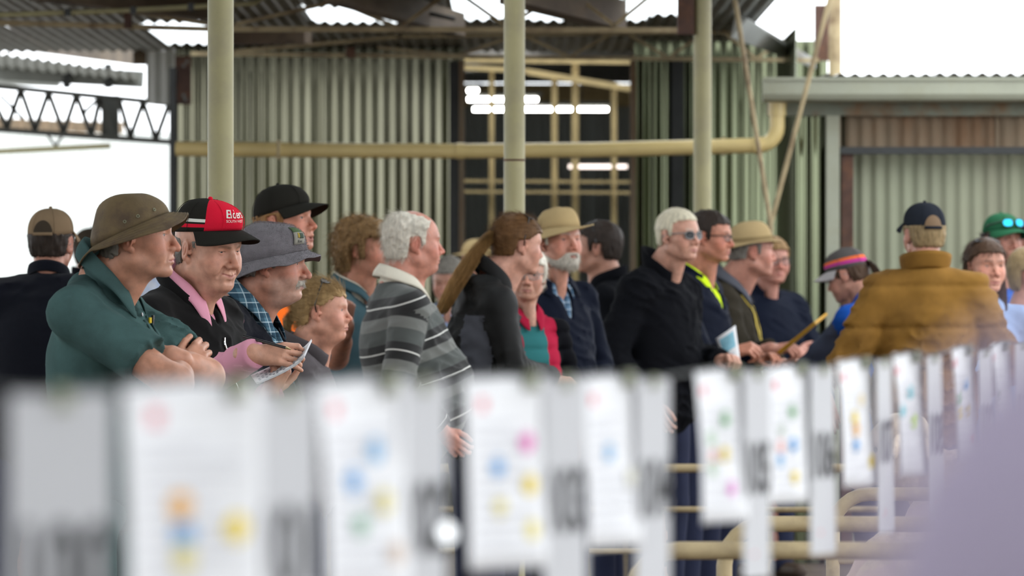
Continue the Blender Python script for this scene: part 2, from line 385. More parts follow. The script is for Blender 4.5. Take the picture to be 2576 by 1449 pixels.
def skin_cols(P,hp,base,hair,stub=0.,stubcol=(.35,.33,.31)):
    g=lambda k: hp.get(k,HD[k])
    Q=P.copy();Q[:,0]=np.abs(Q[:,0])
    def gs(c,s): 
        q=(Q-np.array(c))/np.array(s); return np.exp(-(q*q).sum(1))
    c=np.ones((len(P),3))*np.array(base)
    red=np.array([1.06,.70,.66])
    m=.75*gs((.045,.07,-.030),(.030,.03,.026))+.9*gs((0,.112,-.035),(.018,.02,.018))+.7*gs((.082,-.015,-.01),(.012,.025,.035))+.35*gs((0,.075,-.1),(.022,.02,.02))
    m=m*hp.get('ruddy',.6); m=np.clip(m,0,1)[:,None]
    c=c*(1-m)+c*red*m
    # eyelids / sockets a bit redder
    m=(.35*gs((.032,.088,-.006),(.02,.014,.011)))[:,None]; c=c*(1-m)+c*np.array([.92,.66,.62])*m
    # stubble
    if stub:
        m=np.clip((-.032-P[:,2]-.25*np.clip(.06-P[:,1],0,.1))/.02,0,1)*np.clip((P[:,1]+.010)/.035,0,1)*np.clip((P[:,2]+.150)/.02,0,1)
        m=m*(1-.0*m); m=np.maximum(m,0)*stub*(.75+.25*vnoise(P*260))
        m=m[:,None]; c=c*(1-m)+np.array(stubcol)*m
    # lips
    sm=g('smile');mo=g('mo')
    lx=.0255+.005*sm
    zc=-.0717+.009*sm*np.clip(Q[:,0]/lx,0,1)
    th=np.where(P[:,2]>zc-.006*mo,.0068,.0085+.012*mo)*g('lip')*np.sqrt(np.clip(1-(Q[:,0]/lx)**2,0,1))
    m=(np.clip((th-np.abs(P[:,2]-zc+.006*mo))/.0022,0,1)*(P[:,1]>.072)*hp.get('lipc',.75))[:,None]
    c=c*(1-m)+np.array(hp.get('lipcol',(.42,.16,.14)))*m
    # brows
    x=Q[:,0]; zb=hp.get('browz',.0185)+.004*np.sin(np.clip((x-.010)/.04,0,1)*2.6)
    m=np.clip((.0042*hp.get('browth',1.)-np.abs(P[:,2]-zb))/.002,0,1)*np.clip((x-.009)/.004,0,1)*np.clip((.050-x)/.006,0,1)*(P[:,1]>.05)
    m=(m*hp.get('browc',.8)*(.8+.2*vnoise(P*500)))[:,None]; c=c*(1-m)+np.array(hair)*m
    # lash line
    m=np.clip((.0014-np.abs(P[:,2]-(.0046*g('eye')*np.sqrt(np.clip(1-((Q[:,0]-.0318)/.0135)**2,0,1))-.0006)))/.0012,0,1)*(np.abs(Q[:,0]-.0318)<.0135)*(P[:,1]>.075)*.75
    c=c*(1-m[:,None])+np.array((.05,.03,.025))*m[:,None]
    return np.clip(c,0,1)
# ---------------------------------------------------------------- hands (y fingers, z back of hand, thumb on s*x)
POSE=dict(relaxed=[(18,32,18),(22,36,20),(26,40,22),(30,42,24)],
          fist=[(72,95,55),(76,98,58),(80,98,58),(82,96,55)],
          grip=[(48,60,30),(52,62,32),(55,64,34),(58,62,34)],
          pen=[(22,50,22),(30,54,26),(30,46,24),(16,22,12)],
          hold=[(40,38,26),(46,44,28),(50,46,30),(54,44,28)],
          tuck=[(30,30,15),(30,32,15),(32,34,16),(34,34,18)])
def hand_chains(s,pose,thumb):
    ch=[]; xs=(.029,.0100,-.0095,-.0275); ys=(.090,.094,.089,.080)
    Ls=((.041,.025,.021),(.046,.028,.022),(.042,.026,.022),(.033,.020,.019)); rs=(.0088,.0090,.0085,.0077)
    for i in range(4):
        p=np.array([s*xs[i],ys[i],0.]); pts=[p]; a=0; sp=s*(.10,.03,-.04,-.12)[i]
        for L,c in zip(Ls[i],pose[i]):
            a+=R_(c); p=p+L*np.array([sp*math.cos(a),math.cos(a),-math.sin(a)]); pts.append(p)
        ch.append((pts,[rs[i]*1.12,rs[i]*1.02,rs[i]*.95,rs[i]*.80]))
    p=np.array([s*.020,.022,-.008]); pts=[p]
    for L,dv in zip((.040,.034,.027),thumb):
        p=p+L*unit((s*dv[0],dv[1],dv[2])); pts.append(p)
    ch.append((pts,[.0145,.0110,.0100,.0082]))
    return ch
THUMB=dict(relaxed=[(.75,.75,-.25),(.35,.95,-.25),(.15,1,-.3)],fist=[(.7,.7,-.5),(-.1,.9,-.7),(-.7,.6,-.6)],
           pen=[(.55,.75,-.60),(.15,.95,-.40),(-.05,.9,-.25)],hold=[(.75,.70,.05),(.45,.9,.10),(.25,1,.0)],
           grip=[(.6,.65,-.6),(0,.9,-.6),(-.3,.9,-.4)],tuck=[(.6,.8,-.2),(.3,1,-.1),(.1,1,-.1)])
def hand_sdf(P,s,pose):
    ch=hand_chains(s,POSE[pose],THUMB[pose])
    d=cap(P,(0,-.03,0),(0,.012,0),.026,.024)
    d=smin(d,cap(P,(s*.012,.0,.0),(s*.016,.0,0),.018),.01)
    for i,x in enumerate((.024,.008,-.008,-.023)):
        d=smin(d,cap(P,(s*x*.55,.015,-.002),(s*x*1.05,(.086,.090,.086,.078)[i],-.002),.0150,.0118),.008)
    d=smin(d,ell(P,(s*.016,.040,-.012),(.018,.028,.014)),.010)
    d=smin(d,ell(P,(-s*.018,.035,-.010),(.012,.030,.012)),.010)
    for k,(pts,r) in enumerate(ch):
        f=None
        for j in range(3):
            c=cap(P,pts[j],pts[j+1],r[j],r[j+1]); f=c if f is None else smin(f,c,.003)
        d=smin(d,f,.0032 if k<4 else .008)
    return d
# ---------------------------------------------------------------- hats, hair, glasses in head space
def dented(q,sp):
    wv=sp.get('dent',0)
    if not wv: return q
    n=vnoise(q*22+sp.get('seed',3))[:,None]; return np.concatenate([q[:,:2]*(1+wv*n),q[:,2:]+wv*.06*n],1)
def hat_mesh(sp,nth=96):
    """sp: a,b half widths, yc, rim(th), top, p, taper, brim(th) width, droop(th), waves"""
    th=np.linspace(0,2*np.pi,nth,endpoint=False); T=sp.get('trows') or list(np.linspace(0,1,14))
    a,b,yc=sp.get('a',.084),sp.get('b',.106),sp.get('yc',-.010)
    rim=np.array([sp['rim'](t) for t in th]); p=sp.get('p',2.2); tp=sp.get('taper',1.); top=sp.get('top',.128)
    rows=[]
    for t in T:
        tau=t*np.pi/2; r=max(math.cos(tau),0)**(2/p); zf=math.sin(tau)**(2/p); k=r*(1-(1-tp)*zf)
        x=a*np.sin(th)*k; y=yc+b*np.cos(th)*k*(1+sp.get('front',0)*np.clip(np.cos(th),0,1)*zf*(1-zf)*4)+sp.get('lean',0)*zf
        z=rim+(top+sp.get('ttilt',0)*np.cos(th)*k-rim)*zf
        if sp.get('crease'): z=z-sp['crease']*np.exp(-(x/.02)**2)*(t>.5)*np.clip(k*2.2,0,1)
        rows.append(dented(np.stack([x,y,z],1),sp))
    P=np.stack(rows,1); V,F=grid_mesh(P,True); nT=len(T)
    zone=[]; 
    for i in range(nth):
        for j in range(nT-1):
            thc=(th[i]+np.pi/nth); thc=(thc+np.pi)%(2*np.pi)-np.pi
            zone.append(sp['zone'](thc,(T[j]+T[j+1])/2) if 'zone' in sp else 0)
    return V,F,np.array(zone),(th,rim,a,b,yc)
def brim_mesh(sp,info,full=True):
    th,rim,a,b,yc=info; ns=9
    if not full:
        th=np.linspace(-R_(sp.get('bang',78)),R_(sp.get('bang',78)),41); rim=np.array([sp['rim'](t) for t in th])
    s=np.linspace(0,1,ns); x0=a*np.sin(th);y0=yc+b*np.cos(th)
    n=np.stack([np.sin(th)/a,np.cos(th)/b],1); n/=np.linalg.norm(n,axis=1)[:,None]
    wd=np.array([sp['brim'](t) for t in th]); dr=np.array([sp['droop'](t) for t in th])
    if not full:   # cap visor: push mostly forward
        n=np.stack([np.sin(th)*.28,np.ones_like(th)],1); n/=np.linalg.norm(n,axis=1)[:,None]
    P=np.zeros((len(th),ns,3))
    for j,t in enumerate(s):
        P[:,j,0]=x0+n[:,0]*wd*t; P[:,j,1]=y0+n[:,1]*wd*t
        P[:,j,2]=rim-dr*t**sp.get('dp',1.25)
        if not full: P[:,j,2]-=sp.get('arch',2.6)*(P[:,j,0]**2)*t
        w=sp.get('wave',0)
        if w: P[:,j,2]+=w*t*np.array([vnoise(np.array([[3*math.sin(q)+sp.get('seed',0),3*math.cos(q),.5]]))[0] for q in th])
    return grid_mesh(P,full)
def hairline(style,fr=.062,nape=-.070,side=-.020):
    if style=='pull': return dict(y=[-.13,-.048,-.038,-.005,.018,.045,.070,.12],z=[nape,nape+.008,.010,.016,.026,.044,fr-.002,fr])
    return dict(y=[-.13,-.045,-.036,.004,.010,.024,.031,.055,.12],z=[nape,nape+.006,.016,.020,side,side,.046,fr-.004,fr])
def hair_field(hs):
    """hs: t thickness, fr front line, nape, side, noise amp/freq, zmax cap (under hat), bald 0..1"""
    hl=hairline(hs.get('line'),hs.get('fr',.062),hs.get('nape',-.070),hs.get('side',-.02))
    t=hs.get('t',.008); am,fq=hs.get('noise',(.003,90)); st=np.array(hs.get('flow',(1,1,.35)))*fq; sd=hs.get('seed',1)*7.3
    def f(P):
        d=ell(P,(0,-.012,.030),(.0765*hs.get('w',1.),.0985,.087)); d=smin(d,ell(P,(0,.030,.012),(.062,.066,.075)),.03)
        d=smin(d,ell(P,(0,-.045,-.035),(.060,.048,.055)),.03)
        n=vnoise(P*st+sd)+.5*vnoise(P*st*2.1+sd)
        tt=t*np.ones(len(P))
        if 'top' in hs: tt=tt+hs['top']*np.clip((P[:,2]-.03)/.06,0,1)
        if 'back' in hs: tt=tt+hs['back']*np.clip((-.02-P[:,1])/.06,0,1)
        if 'vol' in hs: tt=tt+hs['vol']
        if hs.get('under'): tt=np.where(P[:,2]>hs['under'],-.004,tt)
        d=d-tt-am*n
        zl=np.interp(P[:,1],hl['y'],hl['z'])+hs.get('edge',.006)*vnoise(P*120+sd)
        if hs.get('bald'):
            # bare crown: keep sides and back
            q=np.sqrt((P[:,0]/.062)**2+((P[:,1]-.025)/.105)**2); d=np.where(q<1,np.maximum(d,(1-q)*.06*hs['bald']*np.clip((P[:,2]-.05)/.03,0,1)-.001),d)
        d=smax(d,(zl-P[:,2])*.75,.005)
        return d
    return f
def strands_mesh(roots,dirs,length,rad,rng,seg=4,grav=.3,wav=.15,freq=3.,up=None):
    """thin three-sided tapering tubes"""
    n=len(roots); P=np.zeros((n,seg+1,3)); P[:,0]=roots; D=dirs.copy(); L=length*(.7+.6*rng.rand(n))[:,None]/seg
    ph=rng.rand(n,3)*6.28
    for k in range(seg):
        D=D+wav*np.sin(ph+freq*k)+np.array([0,0,-grav]); D/=np.linalg.norm(D,axis=1)[:,None]; P[:,k+1]=P[:,k]+D*L
    a=np.cross(D,rng.randn(n,3)); a/=np.linalg.norm(a,axis=1)[:,None]+1e-9; b=np.cross(D,a)
    ring=[]
    for j in range(3):
        an=2.094*j; o=(math.cos(an)*a+math.sin(an)*b)[:,None,:]
        w=rad*np.linspace(1,.25,seg+1)[None,:,None]; ring.append(P+o*w)
    R=np.stack(ring,2)  # n,seg+1,3,3
    V=R.reshape(-1,3); base=(np.arange(n)*(seg+1)*3)[:,None,None]
    F=[]
    for k in range(seg):
        for j in range(3):
            j2=(j+1)%3; F.append(np.stack([k*3+j,k*3+j2,(k+1)*3+j2,(k+1)*3+j])[None])
    F=(np.concatenate(F,0)[None]+base).reshape(-1,4)
    return V,F
def surf_strands(field,lo,hi,n,length,rad,seed,flow,grav=.2,wav=.2,lift=.4,seg=4,mask=None,h=.008,freq=3.):
    rng=np.random.RandomState(seed); V,F=polygonize(field,lo,hi,h)
    if mask is not None:
        ok=mask(V); V=V[ok]
    if len(V)==0: return None
    idx=rng.randint(0,len(V),n); p=V[idx]+rng.randn(n,3)*h*.4
    e=.002; g=np.stack([field((p+np.eye(3)[i]*e).astype(np.float32))-field((p-np.eye(3)[i]*e).astype(np.float32)) for i in range(3)],1)
    g/=np.linalg.norm(g,axis=1)[:,None]+1e-9
    p=p-field(p.astype(np.float32))[:,None]*g
    fl=flow(p); fl=fl-(fl*g).sum(1)[:,None]*g; fl/=np.linalg.norm(fl,axis=1)[:,None]+1e-9
    return strands_mesh(p-g*.001,fl+lift*g+rng.randn(n,3)*.15,length,rad,rng,seg,grav,wav,freq)
# ---------------------------------------------------------------- the person
EYE_W=None
ARMS=dict(down=lambda s:((.245*s,-.03,1.12),(.27*s,.06,.86),(0,.15,-1),(-s,0,0),'relaxed'),
  back=lambda s:((.27*s,-.05,1.12),(.17*s,-.02,.93),(-.6*s,.2,-.6),(0,-1,0),'relaxed'),
  pocket=lambda s:((.285*s,-.05,1.12),(.21*s,.09,.93),(-.25*s,.4,-.9),(s,.3,0),'tuck'),
  front=lambda s:((.25*s,.0,1.11),(.07*s,.24,1.02),(-.8*s,.4,-.1),(0,.6,.8),'relaxed'),
  hold=lambda s:((.25*s,.0,1.11),(.10*s,.26,1.10),(-.45*s,.8,.2),(.3*s,-.2,.9),'grip'))
ARMS['folded']=lambda s:((.245*s,.09,1.10),(-.06*s,.235,1.12+.03*s),(-1*s,.12,.12),(0,.9,.3),'tuck')
def person(label,u,v,d,hyaw,byaw=None,pitch=0.,roll=0.,hs=1.,b=1.,belly=0.,lean=0.,side=0.,q=1,skin=(.50,.285,.205),hp=None,
           hair=None,hat=None,top=None,arms=('down','down'),legs=None,eyes=True,gaze=(0,0),stub=0.,stubcol=(.34,.32,.30),
           neck=.055,glasses=None,beard=None,neckdrop=0.,extra=None,headfwd=.035,shw=1.,loc_body=None,seed=1):
    hp=hp or {}; byaw=hyaw if byaw is None else byaw
    top=top or {}; hc_w=W(u,v,d); By=rotz(R_(byaw))
    LR=roty(R_(side))@rotx(-R_(lean))                    # lean>0 bends forward
    piv=np.array([0,0,.95])
    def up(p): return piv+LR@(np.asarray(p,float)-piv)
    hc1=up((0,headfwd,1.632-neckdrop)); S=hc_w[2]/hc1[2]; hc=hc1*S
    org=hc_w-By@hc; org[2]=0
    Rh=rotz(R_(hyaw-byaw))@rotx(R_(pitch))@roty(R_(roll))
    root=empty('person',tuple(org),R_(byaw),label,'person')
    def T(p): return up(p)*S
    def tolocal(pw): return By.T@(np.asarray(pw,float)-org)
    # ---- skeleton
    sh={s:T((.170*s*b*.5+.170*s*.5*shw,-.018,1.388)) for s in (1,-1)}
    A={}
    for s,a in ((1,arms[0]),(-1,arms[1])):
        if a is None: continue
        if isinstance(a,str): e,w,f,n,pz=ARMS[a](s); e,w=np.array(e)*S,np.array(w)*S; e[0]*=(.5+.5*b); 
        else:
            e,w,f,n,pz=a; e,w=np.asarray(e,float),np.asarray(w,float)
            if np.abs(e[1])>5: e,w=tolocal(e),tolocal(w); f=By.T@np.asarray(f,float); n=By.T@np.asarray(n,float)
            else: e,w=e*S,w*S
        A[s]=(e,w,frame(f,n),pz)
    nb=T((0,-.032,1.462)); Rneck=neck*hs
    ht=hc+hs*(Rh@np.array([0,-.026,-.052]))
    base_t=[((0,-.004,1.245),(.172*b,.118*b+.3*belly,.195)),((0,.022+.55*belly,1.07),(.160*b,.116*b+belly*.75,.200)),((0,-.006,.93),(.172*b,.122*b+belly*.3,.15))]
    def torso(P,off=0.):
        Q=((P/S-piv)@LR+piv).astype(np.float32)
        dd=None
        for c,r in base_t:
            x=ell(Q,c,r); dd=x if dd is None else smin(dd,x,.07)
        for s in (1,-1):
            dd=smin(dd,cap(Q,(.042*s,-.036,1.430),(.164*s*(.5*b+.5*shw),-.018,1.386),.045,.057*b),.04)
        dd=smin(dd,cap(Q,(0,-.042,1.40),(0,-.038,1.435),.066,.050),.03)
        return dd*S-off
    def armf(P,s,ru,re,rw,full=True):
        e,w,_,_=A[s]
        x=cap(P,sh[s],e,ru*S,re*S); y=cap(P,e,w,re*S,rw*S)
        return smin(x,y,.012)
    # ---- skin
    def neckf(P):
        dd=cap(P,ht,nb,Rneck,Rneck*1.06)
        g=hc+hs*(Rh@np.array([0,.055,-.094])); 
        dd=smin(dd,cap(P,hc+hs*(Rh@np.array([0,.02,-.085])),T((0,.050,1.40)),.030*hs,.028),.03)
        return dd
    def headf(P): 
        L=((P-hc)@Rh/hs).astype(np.float32); return head_sdf(L,hp)*hs
    def fhead(P): 
        dd=headf(P); m=P[:,2]<hc[2]-.02
        if m.any():
            x=smin(dd[m],neckf(P[m]),.022); k=P[m][:,2]<hc[2]-.10
            if k.any(): x[k]=smin(x[k],torso(P[m][k],-.016),.03)
            dd[m]=x
        return dd
    hh=(.0027,.0036,.0050)[q]
    parts=[]; 
    lo=hc-np.array([.135,.14,.24])*hs; hi=hc+np.array([.135,.145,.125])*hs
    if pitch or roll: lo-=.01;hi+=.01
    V,F=polygonize(fhead,lo,hi,hh); parts.append((V,F))
    nhead=len(V)
    bare=top.get('sleeve','long')=='short'
    for s in A:
        e,w,M,pz=A[s]
        def fh(P,e=e,w=w,M=M,s=s,pz=pz):
            L=((P-w)@M/S).astype(np.float32); dd=hand_sdf(L,-s if False else (-1 if s>0 else 1),pz)*S
            a=cap(P,e,w,.046*S,.0275*S)
            if bare:
                a=smin(a,cap(P,e+(w-e)*.06,e+(w-e)*.5,.043*S,.040*S),.02)
                a=smin(a,cap(P,sh[s],e,.050*S,.044*S),.02)
            return smin(dd,a,.014)
        if bare: pts=np.array([sh[s]*.6+e*.4,e,w,w+M@np.array([0,.2,0])*S]); hb=(.0036,.005,.007)[q]
        else: pts=np.array([w-(w-e)*.3,w,w+M@np.array([0,.17,0])*S]); hb=(.0030,.0045,.0065)[q]
        parts.append(polygonize(fh,pts.min(0)-.07,pts.max(0)+.07,hb))
    # hidden trunk and limbs inside the clothes
    def fbody(P):
        dd=torso(P,-.020)
        for s in A: dd=smin(dd,armf(P,s,.036,.028,.022),.02)
        for s in (1,-1): dd=smin(dd,cap(P,T((.09*s,0,.90)),np.array([.10*s,.0,.10])*S,.062*S,.035*S),.03)
        return dd
    ws=max([.30]+[abs(A[s][k][0]) for s in A for k in (0,1)])+.08
    yb=max([.24]+[abs(A[s][k][1]) for s in A for k in (0,1)])+.10
    parts.append(polygonize(fbody,(-ws,-yb-abs(lean)*.006,.05),(ws,yb+abs(lean)*.012,1.52*S),.022))
    V,F=join_vf(parts)
    L=((V-hc)@Rh/hs)
    browc=(hp.get('browcol') or (hair or {}).get('col') or (.12,.08,.05))
    cols=np.ones((len(V),3))*np.array(skin); cols[:nhead]=skin_cols(L[:nhead].astype(np.float32),hp,skin,browc,stub,stubcol)
    link('body',mesh_np('body',V,F,cols=cols),M_skin,root)
    # ---- eyes
    if eyes:
        for s in (1,-1):
            n=14; rings=[0,.16,.30,.46,.52,.8,1.2,1.7,2.3,3.1]; Vv=[];Ff=[];mi=[]
            Rg=rotz(R_(gaze[0]))@rotx(R_(gaze[1]))
            for rr in rings:
                for k in range(n):
                    an=2*math.pi*k/n; Vv.append(np.array([math.sin(rr)*math.cos(an),math.cos(rr),math.sin(rr)*math.sin(an)])*.0123)
            for i in range(len(rings)-1):
                for k in range(n):
                    k2=(k+1)%n; Ff.append((i*n+k,(i+1)*n+k,(i+1)*n+k2,i*n+k2)); mi.append(0 if i<2 else 1 if i<4 else 2)
            Vv=np.array(Vv)@Rg.T+np.array([.0318*s,.0728,-.0005])
            o=link('eye',mesh_np('eye',hc+hs*(Vv@Rh.T),np.array(Ff),midx=mi),[M_pupil,hp.get('iris',M_iris),M_sclera],root)
    def place(Vh): return hc+hs*(np.asarray(Vh)@Rh.T)
    # teeth
    if hp.get('mo',0)>.4:
        tm=MB().tube([(-.014,.080,-.0675),(-.007,.0865,-.0675),(0,.088,-.0675),(.007,.0865,-.0675),(.014,.080,-.0675)],.0038,8)
        link('teeth',mesh_np('teeth',place(np.concatenate(tm.V)),tm.F),M_teeth,root)
    # ---- hair
    if hair:
        hm=hair['mat']; f=hair_field(hair); vs=[]
        hb=(.0032,.0042,.006)[q]; ex=hair.get('t',.01)+hair.get('vol',0)+hair.get('back',0)+hair.get('top',0)+.02
        vv=polygonize(f,(-.08-ex,-.115-ex,-.11),(.08+ex,.10+ex,.118+ex),hb)
        if len(vv[0]): vs.append(vv)
        if hair.get('strands') and q<2:
            ns,ln,rd=hair['strands']; fl=hair.get('dir',lambda p: np.stack([p[:,0]*3,-.6-0*p[:,1],-1.0+0*p[:,2]],1))
            um=(lambda p: p[:,2]<hair['under']+.004) if hair.get('under') else (lambda p: p[:,2]>-.2)
            sm=surf_strands(f,(-.08-ex,-.115-ex,-.11),(.08+ex,.10+ex,.118+ex),ns,ln,rd,seed,fl,hair.get('grav',.15),hair.get('wav',.2),hair.get('lift',.25),4,um,freq=hair.get('freq',3.))
            if sm is not None: vs.append(sm)
        if hair.get('tail'):
            if hair.get('tailmat'):
                tv,tf=hair['tail'](seed); link('ponytail',mesh_np('tail',place(tv),tf),hair['tailmat'],root)
            else: vs.append(hair['tail'](seed))
        if vs:
            Vh,Fh=join_vf(vs); link('hair',mesh_np('hair',place(Vh),Fh),hm,root)
    if beard:
        bm=beard['mat']; t=beard.get('t',.009)
        def fb(P):
            dd=head_sdf(P,hp)-t-beard.get('noise',.003)*(vnoise(P*(150,150,60))+.5*vnoise(P*(300,300,140)))
            z=P[:,2]; y=P[:,1]; ax=np.abs(P[:,0])
            if beard.get('full',True):
                keep=np.minimum(-.046-1.1*np.clip(ax-.027,0,.03)+np.clip((.035-y)*.6,-.01,.06)-z, y-(.002))
                mou=np.sqrt((P[:,0]/.018)**2+((z+.0730)/.0065)**2)-1
                keep=np.minimum(keep,mou*.012)
                nz=np.sqrt((P[:,0]/.024)**2+((z+.030)/.021)**2)-1
                keep=np.minimum(keep,nz*.02)
            else:  # moustache only
                keep=np.minimum.reduce([-.0495-.10*ax-z,z+.0690+.30*np.clip(ax-.012,0,1),.037-ax,y-.06])
            return smax(dd,-keep*.9,.004)
        vs=[polygonize(fb,(-.1,-.02,-.16),(.1,.14,-.02),(.0030,.004,.006)[q])]
        if beard.get('strands') and q<2:
            sm=surf_strands(fb,(-.1,-.02,-.16),(.1,.14,-.02),*beard['strands'],seed,lambda p: np.stack([p[:,0]*6,.25+0*p[:,1],-1+0*p[:,2]],1),.2,.25,.35)
            if sm is not None: vs.append(sm)
        Vb,Fb=join_vf(vs); link('beard' if beard.get('full',True) else 'moustache',mesh_np('beard',place(Vb),Fb),bm,root)
    # ---- hat
    if hat:
        Vc,Fc,zn,info=hat_mesh(hat)
        mats=hat['mats']; hroot=link('cap' if hat.get('visor') else 'hat',mesh_np('hat',place(Vc),Fc,midx=zn),mats,root)
        so=hroot.modifiers.new('t','SOLIDIFY'); so.thickness=.003*hs; so.offset=1
        Vb,Fb=brim_mesh(hat,info,not hat.get('visor'))
        br=link('visor' if hat.get('visor') else 'brim',mesh_np('brim',place(Vb),Fb),hat.get('bmat',mats[0]),hroot)
        so=br.modifiers.new('t','SOLIDIFY'); so.thickness=.0035*hs; so.offset=0
        if hat.get('fuzz'):
            rg=np.random.RandomState(5); VV,FF=join_vf([(Vc,Fc),(Vb,Fb)]); A0=VV[FF[:,0]];A1=VV[FF[:,1]];A3=VV[FF[:,3]]; nn=np.cross(A1-A0,A3-A0); ar=np.linalg.norm(nn,axis=1); nn/=ar[:,None]+1e-12
            k=rg.choice(len(FF),hat['fuzz'],p=ar/ar.sum()); uu=rg.rand(len(k),1);vv=rg.rand(len(k),1); pp=A0[k]+(A1[k]-A0[k])*uu+(A3[k]-A0[k])*vv
            nk=nn[k]; ctr=np.array([0,-.01,.03]); sg=np.sign(((pp-ctr)*nk).sum(1))[:,None]; nk=nk*np.where(sg==0,1,sg)
            Vz,Fz=strands_mesh(pp+nk*.002,nk+rg.randn(len(k),3)*.5,.0045,.0005,rg,2,.0,.5,3.); link('pile',mesh_np('pile',place(Vz),Fz),mats[0],hroot)
        if hat.get('band'):
            th=info[0]; P=np.stack([np.stack([(info[2]+.002)*np.sin(th),info[4]+(info[3]+.002)*np.cos(th),info[1]+z],1) for z in np.linspace(.002,hat['band'][1],4)],1)
            Vd,Fd=grid_mesh(P,True); link('hat_band',mesh_np('band',place(Vd),Fd),hat['band'][0],hroot)
        if hat.get('button',True) and hat.get('visor'):
            bt=MB().lathe([(.007,-.002),(.0065,.003),(.003,.0055)],12,(0,info[4],hat['top']+.002)); link('button',mesh_np('btn',place(np.concatenate(bt.V)),bt.F),hat.get('btnmat',mats[0]),hroot)
        if hat.get('visor') and q<2:      # panel seams
            for k in range(6):
                th=R_(30+60*k); pts=[dome_pt(hat,th,z_,.0035) for z_ in np.linspace(.03,.985,12)]; m=MB().tube(pts,.0009,5); link('seam',mesh_np('seam',place(np.concatenate(m.V)),m.F),mats[hat['zone']((th+math.pi)%(2*math.pi)-math.pi,.5)] if 'zone' in hat else mats[0],hroot)
        if hat.get('extra'): hat['extra'](hroot,place,hat,info)
    # ---- glasses
    if glasses:
        gl=glasses; off=np.array(gl.get('off',(0,0,0))); Rg=rotx(R_(gl.get('tilt',0))); fm=gl['mat']
        def gp(p): return place(np.asarray(p,float)@Rg.T+off)
        fr=MB(); rx,rz=gl.get('r',(.025,.019))
        for s in (1,-1):
            ring=[]
            for k in range(21):
                an=2*math.pi*k/20; ca,sa=math.cos(an),math.sin(an)
                x=rx*abs(ca)**.8*np.sign(ca); z=rz*abs(sa)**.8*np.sign(sa)
                ring.append((s*.033+x,.103-.012*(abs(s*.033+x)/.058)**2,z-.004))
            fr.tube(ring,gl.get('w',.0014),6)
            fr.tube([(s*.057,.092,.004),(s*.066,.082,.005),(s*(.079+gl.get('wide',0)),.0,.002),(s*.079,-.028,-.012)],gl.get('w',.0014)*1.3,6)
        fr.tube([(-.009,.103,.0),(0,.106,.002),(.009,.103,.0)],gl.get('w',.0014),6)
        V=np.concatenate(fr.V); go=link('glasses',mesh_np('glasses',gp(V),fr.F),fm,root)
        for s in (1,-1):
            ring=[];n=20
            for dy in (0,-.0012):
                for k in range(n):
                    an=2*math.pi*k/n; ca,sa=math.cos(an),math.sin(an); x=rx*abs(ca)**.8*np.sign(ca); z=rz*abs(sa)**.8*np.sign(sa)
                    ring.append((s*.033+x,.103+dy-.012*(abs(s*.033+x)/.058)**2,z-.004))
            Fl=[tuple(range(n)),tuple(range(2*n-1,n-1,-1))]+[(k,n+k,n+(k+1)%n,(k+1)%n) for k in range(n)]
            link('lens',mesh_np('lens',gp(ring),Fl,smooth=False),gl['lens'],go)
    # ---- clothes
    cm=top.get('mats') or [top.get('mat',M_navy)]
    loose=top.get('loose',.010); wr=top.get('wr',.005); sd=seed*3.1
    sl_u,sl_e,sl_w=top.get('sl',(.060,.050,.040))
    hem=top.get('hem',.80)
    def fold(P):
        U=np.stack([P[:,0]*.8+P[:,2]*.5,P[:,1]*.8+P[:,2]*.35,P[:,2]-.45*P[:,0]],1)
        wv=vnoise(P*5+sd)[:,None]; m=np.clip(.55+.9*vnoise(P*4.2+sd+21),.1,1)
        a=1-np.abs(vnoise(U*np.array((9,9,20))+wv*1.4+sd+9)); b_=1-np.abs(vnoise(U*np.array((20,20,40))+wv*1.5+sd+4))
        return wr*(.5*vnoise(P*np.array((6,6,9))+sd)+m*(1.5*a**4+.8*b_**3)-.45)
    def ftop(P):
        dd=torso(P,loose)
        # drape below chest
        for s in A:
            e,w,_,_=A[s]
            if bare:
                e2=sh[s]+(e-sh[s])*top.get('slen',.75); a=cap(P,sh[s],e2,(sl_u+.006)*S,(sl_e+.016)*S)
                t=((P-sh[s])@(e2-sh[s]))/((e2-sh[s])@(e2-sh[s])); a=smax(a,(t-1)*np.linalg.norm(e2-sh[s]),.004)
            else:
                a=armf(P,s,sl_u,sl_e,sl_w); ax=unit(w-e); a=smax(a,(P-w)@ax+.012-top.get('cuff',0),.004)
                # wrinkles at the elbow
                td=np.linalg.norm(P-e,axis=1); a=a-.006*np.exp(-(td/.09)**2)*np.sin(((P-e)@ax)*150)
            dd=smin(dd,a,top.get('armk',.022))
        dd=dd-fold(P)
        if top.get('quilt'):
            z=P[:,2]/S; m=np.mod(z-.02,top['quilt'])-top['quilt']/2
            dd=dd+.010*np.exp(-(m/.010)**2)-.004
        dd=smax(dd,(hem*S-P[:,2]),.006)
        # neck hole
        Q=((P/S-piv)@LR+piv)
        ax0=np.array(top.get('hole',(0,-.022,1.40))); nr=top.get('nr',.060)
        dd=smax(dd,-cap(P,T(ax0),ht+(ht-nb)*1.2+np.array([0,.01,0]),nr*hs,(nr+.012)*hs),.006)
        if 'vneck' in top:
            zv,slp=top['vneck']; wd=(np.abs(Q[:,0]-top.get('vx',0))-(Q[:,2]-zv)*slp)/math.sqrt(1+slp*slp); wd=np.maximum(wd,-(Q[:,1]-.0))
            dd=smax(dd,-wd*S,.004)
        return dd
    hcl=(.0075,.010,.0135)[q]
    zt=1.60*S
    V,F=polygonize(ftop,(-ws-.06,-yb-.05-abs(lean)*.01,hem*S-.03),(ws+.06,yb+.05+abs(lean)*.013,zt),hcl)
